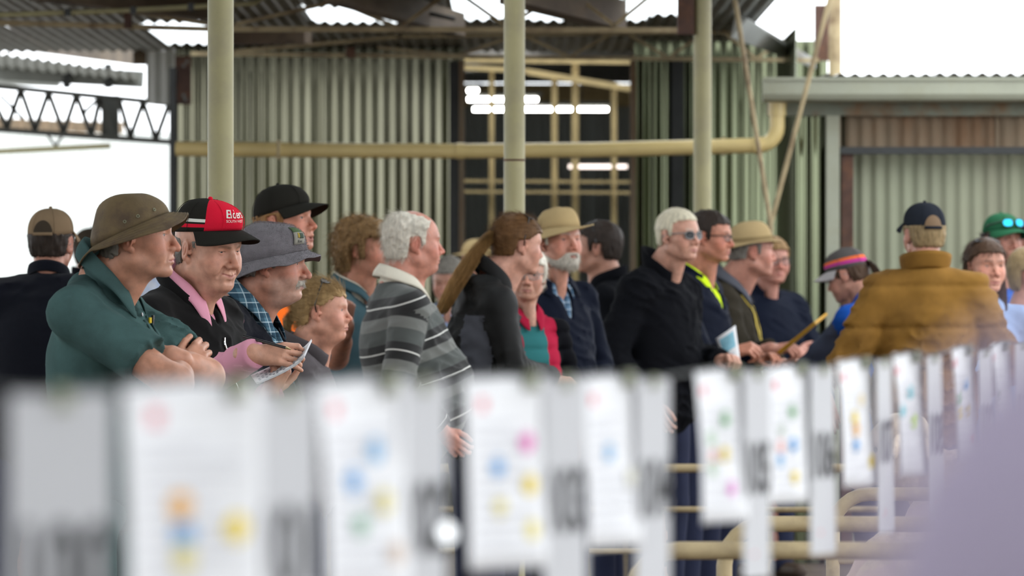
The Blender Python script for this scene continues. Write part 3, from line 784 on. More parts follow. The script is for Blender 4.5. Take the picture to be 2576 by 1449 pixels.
    # attributes for stripes and panels
    ds=torso(V.astype(np.float32),loose); arm=np.zeros(len(V)); best=np.full(len(V),9.); al=np.zeros(len(V))
    for s in A:
        e,w,_,_=A[s]; a=armf(V.astype(np.float32),s,sl_u,sl_e,sl_w)
        t1=np.clip(((V-sh[s])@(e-sh[s]))/((e-sh[s])@(e-sh[s])),0,1)*np.linalg.norm(e-sh[s])
        t2=np.clip(((V-e)@(w-e))/((w-e)@(w-e)),0,2)*np.linalg.norm(w-e)
        near2=cap(V.astype(np.float32),e,w,sl_e*S,sl_w*S)<cap(V.astype(np.float32),sh[s],e,sl_u*S,sl_e*S)
        tt=np.where(near2&(t2>0),np.linalg.norm(e-sh[s])+t2,t1)
        m=(a<best); best=np.where(m,a,best); al=np.where(m,tt,al); arm=np.where(m&(a<ds-.004),s,arm)
    Q=((V/S-piv)@LR+piv)
    at={}; 
    if top.get('stripe'): at['sc']=top['stripe'](Q,arm,al/S,V)
    mi=None
    if top.get('zone'):
        Fc=F[:,0]; mi=top['zone'](Q[F].mean(1),arm[Fc],al[Fc]/S)
    me=mesh_np('top',V,F,attrs=at,midx=mi)
    if top.get('armhole'):
        import bmesh
        bm=bmesh.new(); bm.from_mesh(me); xa=top['armhole']*S*b
        for s in (1,-1): bmesh.ops.bisect_plane(bm,geom=bm.verts[:]+bm.edges[:]+bm.faces[:],plane_co=(s*xa,0,1.38*S),plane_no=(1,0,-.22*s))
        for f in bm.faces:
            c=f.calc_center_median()
            f.material_index=1 if abs(c.x)-.22*(c.z-1.38*S)>xa and True else 0; f.smooth=True
        bm.to_mesh(me); bm.free()
    co=link(top.get('name','jacket'),me,cm,root)
    if top.get('inner'):
        im=top['inner']
        def fin(P):
            dd=torso(P,loose-.010)-.4*fold(P)
            dd=smax(dd,-cap(P,T((0,-.022,1.40)),ht+(ht-nb)*1.2+np.array([0,.012,0]),.058*hs,.070*hs),.006)
            Q=((P/S-piv)@LR+piv); zv,slp=top.get('ivneck',(1.36,.5)); wd=(np.abs(Q[:,0]-.004)-(Q[:,2]-zv)*slp)/math.sqrt(1+slp*slp); wd=np.maximum(wd,-(Q[:,1]-0.))
            dd=smax(dd,-wd*S,.003)
            return smax(dd,(1.0*S-P[:,2]),.005)
        Vi,Fi=polygonize(fin,(-.25*S,-.2,.98*S),(.25*S,.3+abs(lean)*.012,1.56*S),hcl)
        link('shirt',mesh_np('inner',Vi,Fi),im,root)
    # cuffs of an inner shirt beyond the sleeve
    if top.get('cuffmat'):
        for s in A:
            e,w,_,_=A[s]; ax=unit(w-e); L=np.linalg.norm(w-e)
            cu=MB(); cl=top.get('cufflen',.075)*S; r0=top.get('cuffr',.044)*S
            w_=w; w=w+ax*.018; cu.tube([w-ax*(cl+.01),w-ax*cl*.9,w-ax*cl*.5,w-ax*.012,w-ax*.004,w-ax*.006,w-ax*.03],[r0*1.12,r0*1.06,r0*1.03,r0,r0*.96,r0*.86,r0*.84],24,False)
            o=link('cuff',mesh_np('cuff',np.concatenate(cu.V),cu.F),top['cuffmat'],root)
    # collar
    for cl in top.get('collars',[top['collar']] if 'collar' in top else []):
        cR=cl.get('r',.064)*hs; n=64; f0=R_(cl.get('open',14)); ph=np.linspace(f0,2*np.pi-f0,n)
        dist=np.minimum(ph-f0,2*np.pi-f0-ph)
        cxy=T((0,cl.get('cy',-.026),cl.get('z',1.474))); slope=(ht[1]-nb[1])/max(ht[2]-nb[2],.02); cxy=cxy+np.array([0,max((cxy[2]+.02-nb[2]),0)*slope+.004,0])
        tilt=cl.get('tilt',.030)*.55+min(max(slope,0),1.2)*cR*.55     # back sits higher than the front
        cosp=np.cos(ph)
        rows=[]
        if cl['type']=='shirt':
            h=cl.get('h',.036); wdt=cl.get('w',.045)+cl.get('tip',.035)*np.exp(-(dist/.42)**2)
            rows.append((cR*1.10,-.040*np.ones(n))); rows.append((cR*1.03,-.018*np.ones(n)))
            for t in (0,.5,1.): rows.append((cR*(1+.02*t),h*t*np.ones(n)))
            rows.append(((cR+.004),(h+.003)*np.ones(n)))
            for t in (.1,.3,.55,.8,1.): rows.append((cR+.006+cl.get('flare',.5)*wdt*t*.9+.010*math.sin(t*3.1)*.5,h-wdt*t*.80+0*ph))
        else:
            h=cl.get('h',.060); 
            for t in np.linspace(0,1,6): rows.append((cR*(1+.08*(1-t)**2)+cl.get('flare',.10)*h*t+.004*math.sin(t*3.14),h*t*np.ones(n)))
            rows.append((cR+cl.get('flare',.10)*h-.008,(h-.002)*np.ones(n)))
            for t in (.7,.3,0): rows.append((cR+cl.get('flare',.10)*h*t-.009,h*t*np.ones(n)))
        P=np.zeros((n,len(rows),3))
        for j,(r,z) in enumerate(rows):
            r=r*np.ones(n); wob=1+.02*vnoise(np.stack([np.sin(ph)*2+sd,np.cos(ph)*2,np.full(n,j*.3)],1))
            P[:,j,0]=r*np.sin(ph)*wob*cl.get('xs',1.); P[:,j,1]=r*np.cos(ph)*wob*cl.get('ys',1.05)+cl.get('drop',.02)*0; P[:,j,2]=z-tilt*cosp-cl.get('fdrop',.02)*np.exp(-(dist/.5)**2)
        P=P.reshape(-1,3)@LR.T*1.0+cxy
        V,F=grid_mesh(P.reshape(n,len(rows),3)); o=link('collar',mesh_np('collar',V,F),cl.get('mat',cm[0]),root)
        so=o.modifiers.new('t','SOLIDIFY'); so.thickness=.0025; so.offset=0
    # ---- trousers and shoes
    lm=legs or M_navytrs
    def fleg(P):
        dd=ell(P,T((0,0,.93)),np.array((.172*b,.125*b+belly*.5,.14))*S)
        for s in (1,-1):
            k=np.array([.105*s*b,.015,.50])*S; an=np.array([.11*s*b,-.01,.06])*S
            dd=smin(dd,cap(P,T((.085*s*b,0,.90)),k,.090*S*b,.066*S),.03); dd=smin(dd,cap(P,k,an,.066*S,.056*S),.02)
        dd=dd-.004*vnoise(P*(9,9,14)+sd)
        return smax(dd,P[:,2]-(1.0*S),.004)
    V,F=polygonize(fleg,(-.33*b,-.26,.02),(.33*b,.30,1.04*S),.020)
    link('trousers',mesh_np('trousers',V,F),lm,root)
    for s in (1,-1):
        a=np.array([.11*s*b,-.01,.06])*S
        def fs(P):
            dd=smin(cap(P,a+(0,-.03,-.005),a+(0,.0,.06),.048,.046),cap(P,a+(0,-.035,-.02),a+(.01*s,.15,-.025),.042,.040),.03)
            return smax(dd,.001-P[:,2],.004)
        V,F=polygonize(fs,a-np.array([.09,.13,.1]),a+np.array([.09,.24,.13]),.012)
        link('boot',mesh_np('boot',V,F),M_boot,root)
    ctx=dict(root=root,org=org,By=By,S=S,hc=hc,Rh=Rh,hs=hs,T=T,tolocal=tolocal,A=A,sh=sh,place=place,ftop=ftop,q=q,torso=lambda P: torso(P,loose)-fold(P))
    if extra: extra(ctx)
    return ctx
# ================================================================ the shed and the yard
def corr_mesh(name,w,h,pitch=.0762,amp=.0088,spp=8,nv=1):
    n=max(int(round(w/pitch*spp)),2); x=np.linspace(0,w,n+1); z=np.linspace(0,h,nv+1)
    P=np.zeros((n+1,nv+1,3)); P[:,:,0]=x[:,None]; P[:,:,1]=(amp*np.sin(2*np.pi*x/pitch))[:,None]; P[:,:,2]=z[None]
    V,F=grid_mesh(P); return mesh_np(name,V,F)
def struct(name,kind='structure',loc=(0,0,0)):
    o=empty(name,loc,kind=kind); return o
def sheets(parent,x0,x1,y,z0,z1,m,sw=.762,name='iron_sheet',overlap=.03):
    """row of upright corrugated sheets along X, each its own piece, laps alternately proud"""
    n=max(int(round((x1-x0)/sw)),1); w=(x1-x0)/n; me=corr_mesh(name,w+overlap,z1-z0); me.materials.append(m)
    for i in range(n):
        o=link(name,me,[],parent); o.location=(x0+i*w,y-(i%2)*.004,z0)
    return n
floor=MB().box((-40,-8,-.2),(40,90,0)).build('floor',M_dirt); tag(floor,kind='structure')
yard=MB().box((-40,38.6,.0),(-2.6,90,.02)).build('floor_yard',M_concrete); tag(yard,kind='structure')
# ---- back wall, left half
wl=struct('wall_back'); XL=W(440,0,37.5)[0]; XR=W(1157,0,37.5)[0]
sheets(wl,XL,XR,37.5,0,3.125,M_galv)
g=MB().box((XL,37.54,2.1),(XR,37.6,2.17)).build('girt',M_timber,wl); g=MB().box((XL,37.54,.9),(XR,37.6,.97)).build('girt',M_timber,wl)
MB().box(tuple(W(441,262,37.30)),tuple(W(482,142,37.38))).build('bracket_plate',M_brownrust,wl)
for v in (155,165,240,250): MB().lathe([(.012,-.006),(.012,.006)],6,tuple(W(462+(v%3)*4,v,37.29)),rotx(R_(90))).build('bolt',M_beamsteel,wl)
p=MB().box((W(1130,0,37.3)[0],37.32,0),(W(1154,0,37.3)[0],37.4,3.0)).build('dark_strip_1',M_darksteel); tag(p,kind='structure')  # dark upright strip at the right end of the back wall
p=MB().box((W(1155,0,37.2)[0],37.2,0),(W(1168,0,37.2)[0],37.3,3.0)).build('trim_2',M_rustiron); tag(p,kind='structure')
p=MB().box((W(427,0,37.2)[0],37.15,0),(W(443,0,37.2)[0],37.35,2.95)).build('trim_3',M_darksteel); tag(p,kind='structure')
wf=struct('wall_unseen_front'); sheets(wf,-8.4,8.5,-8,0,3.35,M_galv,sw=1.3)  # unseen wall behind the camera, added to cut the frontal light
# ---- back wall, right half
wr=struct('wall_right'); XA=W(1597,0,36.6)[0]; XB=W(2070,0,36.6)[0]
sheets(wr,XA,XB,36.6,0,3.1,M_galv_r)
MB().box((W(1690,0,36.5)[0],36.5,0),(W(1722,0,36.5)[0],36.58,3.0)).build('stud',M_darksteel,wr)
p=MB().box((W(1586,0,36.5)[0],36.45,0),(W(1600,0,36.5)[0],36.6,3.0)).build('trim_4',M_rustiron); tag(p,kind='structure')
# ---- room behind the opening
wi=struct('wall_far'); xa,xb=W(1080,0,52)[0],W(1680,0,52)[0]
sheets(wi,xa,xb,52,0,3.4,mat('dim_iron',(.34,.36,.35),.6,var=.15,stretch=(1,1,.1)))
MB().box((xa,51.7,3.2),(xb,51.9,3.4)).build('wall_plate',M_tanwood,wi)
s1=MB().box((xa-.05,38,0),(xa,52,3.4)).build('wall_far_left',M_galv_r); tag(s1,kind='structure')
s1=MB().box((xb,38,0),(xb+.05,52,3.4)).build('wall_far_right',M_galv_r); tag(s1,kind='structure')
s1=MB().box((xa,43.2,3.42),(xb,52,3.47)).build('ceiling_far',M_roof); tag(s1,kind='structure')
rsheet_far=(xa,xb)
fr=empty('stud_frame',(0,0,0),0,'tan timber stud frame standing in the opening between the iron walls','frame')
def stud(u,wp,v0,v1,d,par,m=M_tanwood,name='stud'):
    a=W(u-wp/2,v0,d);b=W(u+wp/2,v1,d); lo=(a[0],d,max(b[2],0)); hi=(b[0],d+.05,a[2]); return MB().box(lo,hi).build(name,m,par)
for u,wp,v0,v1 in ((1237,13,175,1400),(1395,15,190,1400),(1447,17,150,1400),(1545,14,225,1400)): stud(u,wp,v0,v1,42,fr)
for (a,b,h) in (((1165,170),(1325,178),.035),((1325,180),(1590,224),.045),((1165,150),(1590,155),.04),((1165,455),(1590,458),.02),((1165,482),(1590,485),.02)):
    MB().bar(W(a[0],a[1],41.9),W(b[0],b[1],41.9),.04,h).build('rail',M_tanwood,fr)
def tube(u0,u1,v,d,m,label):
    a,b=W(u0,v,d),W(u1,v,d); r=empty('tube_light',tuple((a+b)/2),0,label,'light'); a=a-(a+b)/2; 
    MB().tube([a,-a],.014,12).build('tube',m,r,True)
    MB().box((a[0]-.03,-.03,.028),(-a[0]+.03,.03,.06)).build('batten',M_beamsteel,r)
    for x in (a[0]-.01,-a[0]-.01): MB().box((x,-.018,-.018),(x+.02,.018,.03)).build('end_cap',M_beamsteel,r)
    for x in (a[0]*.6,-a[0]*.6): MB().box((x,-.006,.06),(x+.006,.006,max(3.42-(a[2]*0+W(0,v,d)[2]),.08))).build('hanger',M_darksteel,r)
tube(1174,1205,228,49.5,M_tube,'short lit fluorescent tube, highest of the lights in the opening')
tube(1174,1355,250,47,M_tube,'lit fluorescent tube in the opening, second from the top')
tube(1188,1532,275,45,M_tube,'longest lit fluorescent tube in the opening, lowest of the white ones')
tube(1428,1580,419,48.5,M_tubed,'dim pinkish fluorescent tube low in the opening below the cream pipe')
# ---- roof
ceil=struct('ceiling'); ZR=3.10
def roofsheet(x0,x1,y0,y1,z,m,par=ceil,name='roof_sheet'):
    me=corr_mesh(name,x1-x0,y1-y0,amp=.010); me.materials.append(m); o=link(name,me,[],par); o.location=(x0,y0,z); o.rotation_euler=(-math.pi/2,0,0); o.scale=(1,1,1)
    o.rotation_euler=(R_(-90),0,0); o.matrix_world; return o
def rsheet(x0,x1,y0,y1,z,m,name='roof_sheet',z1=None,par=ceil):
    n=max(int(round((x1-x0)/.0762*8)),2); x=np.linspace(x0,x1,n+1); zz=.010*np.sin(2*np.pi*x/.0762); z1=z if z1 is None else z1
    P=np.zeros((n+1,2,3)); P[:,:,0]=x[:,None]; P[:,0,1]=y0; P[:,1,1]=y1; P[:,0,2]=z+zz; P[:,1,2]=z1+zz
    V,F=grid_mesh(P); return link(name,mesh_np(name,V,F),m,par)
sky=[(-1.20,-.66,32.4,34.2),(-.34,.62,31.2,34.0),(.64,1.02,29.8,33.4),(-2.24,-1.86,34.2,37.0)]
xs=list(np.arange(-5.05,1.45,.65)); ys=[5,11,17,23,28.5,38.2]
for i in range(16):                      # unseen bay sized to shade the people; every fifth sheet a skylight for light
    for j,(y0,y1) in enumerate(((-8,-2),(-2,4),(4,10),(10,16),(16,22),(22,28.6))):
        lit=(i%5==2)
        rsheet(-8.4+.65*i,-8.4+.65*(i+1)+.03,y0,y1+.08,ZR+.25+.006*(i%2),M_sky if lit else M_roof,'skylight' if lit else 'roof_sheet')
for i in range(len(xs)):
    x0,x1=xs[i],min(xs[i]+.68,1.48)
    for j in range(len(ys)-1):
        y0,y1=ys[j],ys[j+1]+.08
        if j<4: continue
        cuts=[c for c in sky if c[0]<x1-.02 and c[1]>x0+.02]
        if not cuts: rsheet(x0,x1,y0,y1,ZR+.006*(i%2),M_roof); continue
        c=cuts[0]; zz=ZR+.006*(i%2)
        rsheet(x0,x1,y0,c[2]+.02,zz,M_roof); rsheet(x0,x1,c[3]-.02,y1,zz,M_roof)
        a,b=max(c[0],x0),min(c[1],x1)
        if a-x0>.02: rsheet(x0,a,c[2],c[3],zz,M_roof)
        if x1-b>.02: 
            rest=[k for k in cuts[1:]]
            if rest and rest[0][0]<x1-.1: 
                k=rest[0]; rsheet(b,k[0],c[2],c[3],zz,M_roof); rsheet(max(k[0],x0),min(k[1],x1),k[2],k[3],zz+.004,M_sky,'skylight')
            else: rsheet(b,x1,c[2],c[3],zz,M_roof)
        rsheet(a,b,c[2],c[3],zz,M_sky,'skylight')
def rafter(a,b,w,h,m=M_timber,name='rafter'): return MB().bar(a,b,w,h).build(name,m,ceil)
def onroof(u,v,z=3.0): 
    d=(z-CAMZ)*FPX/(HOR-v); return W(u,v,d)
rafter(onroof(840,-25,3.0),onroof(1148,62,3.0),.10,.13)
rafter(onroof(1290,-30,3.0),onroof(1545,38,3.0),.14,.16)
rafter(onroof(100,-28,3.0),onroof(560,28,3.0),.12,.12)
rafter(onroof(560,92,3.0),onroof(775,88,3.0),.10,.10)
rafter(W(362,128,38.2),W(-60,88,58),.14,.19)
# conduit under the roof
cd=empty('conduit',(0,0,0),0,'thin pale conduit pipe clipped along under the roof at top left','conduit')
MB().tube([W(-20,38,29),W(300,27,29.2),W(520,15,29.4),W(640,8,29.5),W(660,-6,29.6)],.014,10).build('pipe',M_cream,cd,True)
for u,v in ((170,31),(335,26),(480,17)): MB().tube([W(u,v-10,29.1),W(u,v+9,29.1)],.017,8).build('clip',M_darksteel,cd,True)
cd=empty('cable_pipe',(0,0,0),0,'thin grey pipe slanting under the roof towards the middle skylight','pipe')
MB().tube([W(895,-5,31.3),W(1145,48,31.3)],.012,10).build('pipe',M_greysteel,cd,True)
fs=struct('ceiling_far_added_skylight');  # unseen skylight strip added to brighten the studs in the opening
for k in range(3): rsheet(xa+(xb-xa)*k/3,xa+(xb-xa)*(k+1)/3+.02,38.3,43.4,3.45,M_sky,'skylight',par=fs)
# ---- trusses
def truss(label,segs,webs,d,w,m,plates=()):
    r=empty('roof_truss',(0,0,0),0,label,'truss')
    for a,b,h in segs: MB().bar(W(a[0],a[1],d),W(b[0],b[1],d),w,h).build('chord',m,r)
    for a,b,h in webs: MB().bar(W(a[0],a[1],d+.02),W(b[0],b[1],d+.02),w*.6,h).build('web_bar',m,r)
    for a,b in plates: MB().box(tuple(np.minimum(W(*a,d-.03),W(*b,d-.03))-(0,.01,0)),tuple(np.maximum(W(*a,d-.03),W(*b,d-.03)))).build('plate',M_brownrust,r)
    return r
truss('nearest tan steel roof truss crossing the top of the picture behind the posts',
  [((-40,56),(520,73),.028),((520,73),(1705,76),.028),((-40,-24),(1760,-22),.028)],
  [((330,30),(530,62),.018),((590,62),(845,4),.02),((845,4),(1005,70),.02),((1005,70),(1115,-10),.02),((1165,-10),(1275,68),.02),((1275,68),(1400,-14),.02),((1445,-14),(1545,64),.02),((1545,64),(1640,-14),.02)],30.2,.03,M_tan,[((312,30),(332,72))])
truss('far tan steel roof truss just in front of the back iron wall',
  [((480,135),(2060,152),.024),((1000,92),(1900,80),.022),((590,130),(1010,92),.022)],
  [((950,120),(1150,140),.02),((1150,140),(1290,92),.02),((1320,90),(1432,143),.02),((1432,143),(1537,86),.02),((1580,86),(1682,146),.02),((1682,146),(1762,88),.02),((1795,60),(1900,146),.018),((1905,146),(1985,92),.018)],35.4,.03,M_tan,[((870,120),(893,146))])
lt=truss('grey lattice truss over the bright yard at the left',
  [((-60,212),(440,262),.036),((-60,322),(440,358),.036)],
  [((-30,225),(18,322),.034),((18,322),(52,225),.034),((52,225),(88,328),.034),((88,328),(122,232),.034),((122,232),(160,334),.034),((160,334),(192,238),.034),((192,238),(230,342),.034),((230,342),(252,246),.034),((252,246),(282,348),.034),((300,252),(328,346),.034),((328,346),(360,256),.034),((360,256),(392,352),.034),((392,352),(425,262),.034),((0,240),(60,300),.024),((250,246),(205,290),.024)],38.4,.05,M_trusssteel)
MB().bar(W(435,175,38.3),W(438,420,38.3),.05,.03,up=(1,0,0)).build('post',M_darksteel,lt)
MB().box(tuple(W(255,352,38.5)),tuple(W(300,240,38.56))).build('plate',M_trusssteel,lt)
br=empty('cream_beam',(0,0,0),0,'flat cream beam below the lattice truss at the far left','beam')
MB().bar(W(-40,383,38.9),W(278,367,38.9),.05,.035).build('beam',M_cream,br)
for a,b in (((120,340),(140,368)),((140,368),(158,340))): MB().bar(W(*a,38.9),W(*b,38.9),.03,.016).build('bracket',M_greysteel,br)
# neighbour's roof edge beyond the left beam
nr=empty('neighbour_roof',(0,0,0),0,'dark corrugated roof edge with grey steel beam above the lattice truss','roof')
for i in range(5):
    n=16; P=np.zeros((n+1,2,3))
    for k in range(n+1):
        f=i+k/n; z=.012*math.sin(2*math.pi*k/5.33); P[k,0]=W(-40+78*f,128+11*f,41)+np.array([0,0,z]); P[k,1]=W(-40+78*f,172+7*f,44)+np.array([0,0,z])
    V,F=grid_mesh(P); link('roof_sheet',mesh_np('roof_sheet',V,F),M_beamsteel,nr)
MB().bar(W(-40,178,43.5),W(362,200,43.5),.1,.13).build('beam',M_beamsteel,nr); MB().bar(W(-40,206,43.6),W(150,214,43.6),.08,.03).build('beam',M_white_iron,nr)
for u in (168,272): MB().bar(W(u,160,43.4),W(u,222,43.4),.04,.06,up=(1,0,0)).build('cleat',M_darksteel,nr)
# white clad building across the yard
wb=empty('white_building',(0,0,0),0,'sunlit white corrugated building across the yard at the far left','building')
xb0,xb1=W(-260,0,56)[0],W(420,0,56)[0]
sheets(wb,xb0,xb1,56,0,W(0,332,56)[2],M_white_iron,name='cladding_sheet')
for i in range(6):
    u0=-60+62*i; a=W(u0,296+2*i,55.5);b=W(u0+62,326+2*i,55.5); me=corr_mesh('roof_sheet',b[0]-a[0],a[2]-b[2]); o=link('roof_sheet',me,M_rustiron,wb); o.location=(a[0],55.5,b[2])
MB().tube([W(398,400,50),W(408,412,50),W(410,640,50)],.03,10).build('downpipe',M_white_iron,wb,True)
wp=struct('wall_left_strip'); sheets(wp,W(368,0,38.0)[0],W(438,0,38.0)[0],38.0,W(0,262,38)[2],W(0,128,38)[2],M_white_iron,sw=.2,name='cladding_sheet')
# ---- posts
def post(u,d,dia,label,z1=3.3,m=M_cream,joint=None):
    x=(u-1288)*d/FPX; r=empty('roof_post',(x,d,0),0,label,'post')
    MB().tube([(0,0,0),(0,0,z1)],dia/2,32).build('pole',m,r,True)
    MB().lathe([(dia*.95,0),(dia*.95,.012),(dia*.55,.02)],24).build('base_plate',M_greysteel,r,True)
    MB().box((-dia,-dia*.8,z1-.01),(dia,dia*.8,z1+.03)).build('top_plate',M_brownrust,r)
    if joint: MB().tube([(0,0,joint-.004),(0,0,joint+.004)],dia/2+.0015,32).build('weld_seam',M_brownrust,r,True)
    return r
post(555,18.95,.0870,'cream steel post rising behind the man in the red and black cap')
post(1294,23.4,.0868,'cream steel post rising behind the woman with the long ponytail',joint=W(0,403,23.4)[2])
p3=post(1767,27.4,.0870,'cream steel post rising behind the dark haired man with glasses')
MB().box(tuple(W(1705,86,27.35)-(W(0,0,27.4)*0)-np.array([(1767-1288)*27.4/FPX,27.4,0])),tuple(W(1745,-40,27.45)-np.array([(1767-1288)*27.4/FPX,27.4,0]))).build('bracket',M_brownrust,p3)
post(2101,35.0,.080,'thin grey post standing behind the roof of the iron store',z1=4.2,m=M_tan)
# ---- V struts
vs=empty('strut_pair',(0,0,0),0,'pair of thin rusty struts meeting in a V in front of the iron wall','strut')
MB().tube([W(1846,-20,30),W(1940,575,30)],.013,10).build('strut',M_tan,vs,True); MB().tube([W(2092,-20,30.1),W(1932,590,30.1)],.013,10).build('strut',M_tan,vs,True)
MB().tube([W(1936,570,30.05),np.array([W(1936,0,30.05)[0],30.05,0])],.02,10).build('stub_post',M_tan,vs,True)
MB().box(tuple(W(2050,152,35.6)),tuple(W(2086,14,35.7))).build('trim_5',M_brownrust).__setitem__('kind','structure')
b=MB(); pa=[W(1850,40,33.2),W(1880,45,33.2),W(2052,150,36.2),W(2052,172,36.2),W(1840,95,33.2)]
b.add(pa+[p+np.array([0,.06,0]) for p in pa],[(0,1,2,3,4),(9,8,7,6,5)]+[(k,5+k,5+(k+1)%5,(k+1)%5) for k in range(5)]); tag(b.build('trim_6',M_roof),kind='structure')
# ---- iron store on the right with gutter, pipe and sliding door
st=empty('iron_store',(0,0,0),0,'low corrugated iron store with cream gutter on the right','shed')
D0=30.8; x0=W(2000,0,D0)[0]; x1=W(2900,0,D0)[0]; xd=W(2147,0,D0)[0]
sheets(st,x0,W(2112,0,D0)[0],D0+.05,0,W(0,262,D0)[2],M_galv_r)
sheets(st,W(2112,0,D0)[0],x1,D0+.05,W(0,372,D0)[2],W(0,285,D0)[2],M_rustiron)
a,b2=W(1920,238,D0-.02),W(2900,292,D0+.03); MB().box((a[0]+.02,a[1],b2[2]),(b2[0],b2[1],a[2])).build('flashing',M_flash,st)
me=corr_mesh('iron_sheet',.80,W(0,262,D0)[2]); me.materials.append(M_galv_r)      # side wall added behind the store to block light from the right
for k in range(7):
    o=link('iron_sheet',me,[],st); o.location=(1.70,D0+.08+.80*k,0); o.rotation_euler=(0,0,math.pi/2)
    if k>3: o.scale=(1,1,3.06/W(0,262,D0)[2])  # rear sheets raised to keep the sky off the back wall
# gutter (open trough profile)
gz0,gz1=W(0,256,D0-.2)[2],W(0,197,D0-.2)[2]; gx0=W(1920,0,D0-.2)[0]
g=MB(); prof=[(0,gz1),(0,gz0+.04),(.015,gz0+.012),(.05,gz0),(.16,gz0),(.18,gz1),(.165,gz1),(.15,gz0+.015),(.055,gz0+.015),(.03,gz0+.03),(.012,gz0+.05),(.012,gz1)]
V=[(x,D0-.24+p,z) for x in (gx0,x1) for p,z in prof]; n=len(prof)
g.add(V,[(k,(k+1)%n,n+(k+1)%n,n+k) for k in range(n)]+[tuple(range(n-1,-1,-1)),tuple(range(n,2*n))]); g.build('gutter',M_gutter,st)
MB().box((gx0,D0-.25,gz1-.012),(x1,D0-.235,gz1+.004)).build('gutter_lip',M_gutter,st)
for i in range(3):
    w=(x1-gx0-.35)/3; rsheet(gx0+.35+i*w,gx0+.35+(i+1)*w+.02,D0-.16,D0+5.5,gz1+.02+.004*(i%2),M_roof_top,'roof_sheet',gz1+.12,par=st)
MB().box((gx0+.35,D0-.13,gz1-.02),(x1,D0-.09,gz1+.016)).build('eave_shade_strip',M_darksteel,st)  # dark strip put in for the shade under the roof edge
MB().box((W(2077,0,D0)[0],D0-.08,0),(W(2110,0,D0)[0],D0+.02,W(0,292,D0)[2])).build('corner_post',M_gutter,st)
MB().box((W(2112,0,D0)[0],D0-.05,W(0,388,D0)[2]),(x1,D0+.02,W(0,370,D0)[2])).build('door_rail',M_darksteel,st)
MB().box((W(2116,0,D0)[0],D0-.03,0),(W(2146,0,D0)[0],D0+.04,W(0,376,D0)[2])).build('door_jamb',M_brownrust,st)
dr=empty('sliding_door',(0,0,0),parent=st); sheets(dr,xd,x1,D0+.10,0,W(0,386,D0)[2],M_galv_d,name='door_sheet')
pv=empty('drain_pipe',(0,0,0),0,'long cream plastic drain pipe running level across the shed to the gutter','pipe')
zb=W(0,366,D0-.2); pts=[W(443,374,31.2),W(900,379,31.1),W(1155,380,31.0)]
MB().tube(pts,.041,20).build('pipe',M_pvc,pv,True)
pts2=[W(1162,380,31.0),W(1500,377,30.9),W(1905,366,30.7)]; cx=W(1955,0,30.7)[0]; z0=W(0,366,30.7)[2]
for k in range(7):
    an=k/6*math.pi/2; pts2.append(np.array([W(1908,0,30.7)[0]+(cx-W(1908,0,30.7)[0])*math.sin(an),30.7,z0+.10*(1-math.cos(an))]))
pts2.append(np.array([cx,30.7,gz0+.0])); MB().tube(pts2,.041,20).build('pipe',M_pvc,pv,True)
MB().tube([W(1148,380,31.0),W(1168,380,31.0)],.045,20).build('coupling',M_pvc,pv,True)
MB().tube([np.array([cx,30.7,gz0-.07]),np.array([cx,30.7,gz0+.01])],.048,20).build('collar',M_pvc,pv,True)
MB().tube([W(1895,366,30.7),W(1918,366,30.7)],.046,20).build('coupling',M_pvc,pv,True)
for u,v in ((700,377),(1447,378),(1820,368)): MB().box(tuple(W(u-3,v+24,31.0)-(0,.045,0)),tuple(W(u+3,v-24,31.0)+(0,.05,0))).build('strap',M_tan,pv)
# ================================================================ pen cards on the wire, rails, sheep
YEL,PYEL,ORG,BLU,LBL,MAG,GRN,CYN,YGR,RED,PNK=(.80,.60,.02),(.76,.66,.22),(.85,.42,.03),(.04,.32,.70),(.20,.46,.74),(.72,.08,.42),(.10,.36,.10),(.10,.58,.66),(.50,.72,.05),(.62,.06,.07),(.80,.40,.36)
def mdot(c): return mat('sticker_%02d%02d%02d'%tuple(int(x*99) for x in c),c,.6,var=0)
SCL=.18/490.  # metres per photo pixel at the fourth sheet
def sheet_geo(w,h,curl,n=14,m=12,thick=.0004):
    u=np.linspace(0,1,n); v=np.linspace(0,1,m); P=np.zeros((n,m,3))
    for i in range(n):
        for j in range(m):
            P[i,j]=(w*u[i],curl*(math.sin(u[i]*math.pi)*.5-(1-u[i])**3*1.2*v[j])+curl*.6*v[j]**2*math.cos(u[i]*4),-h*v[j])
    return P
WIRE=[]
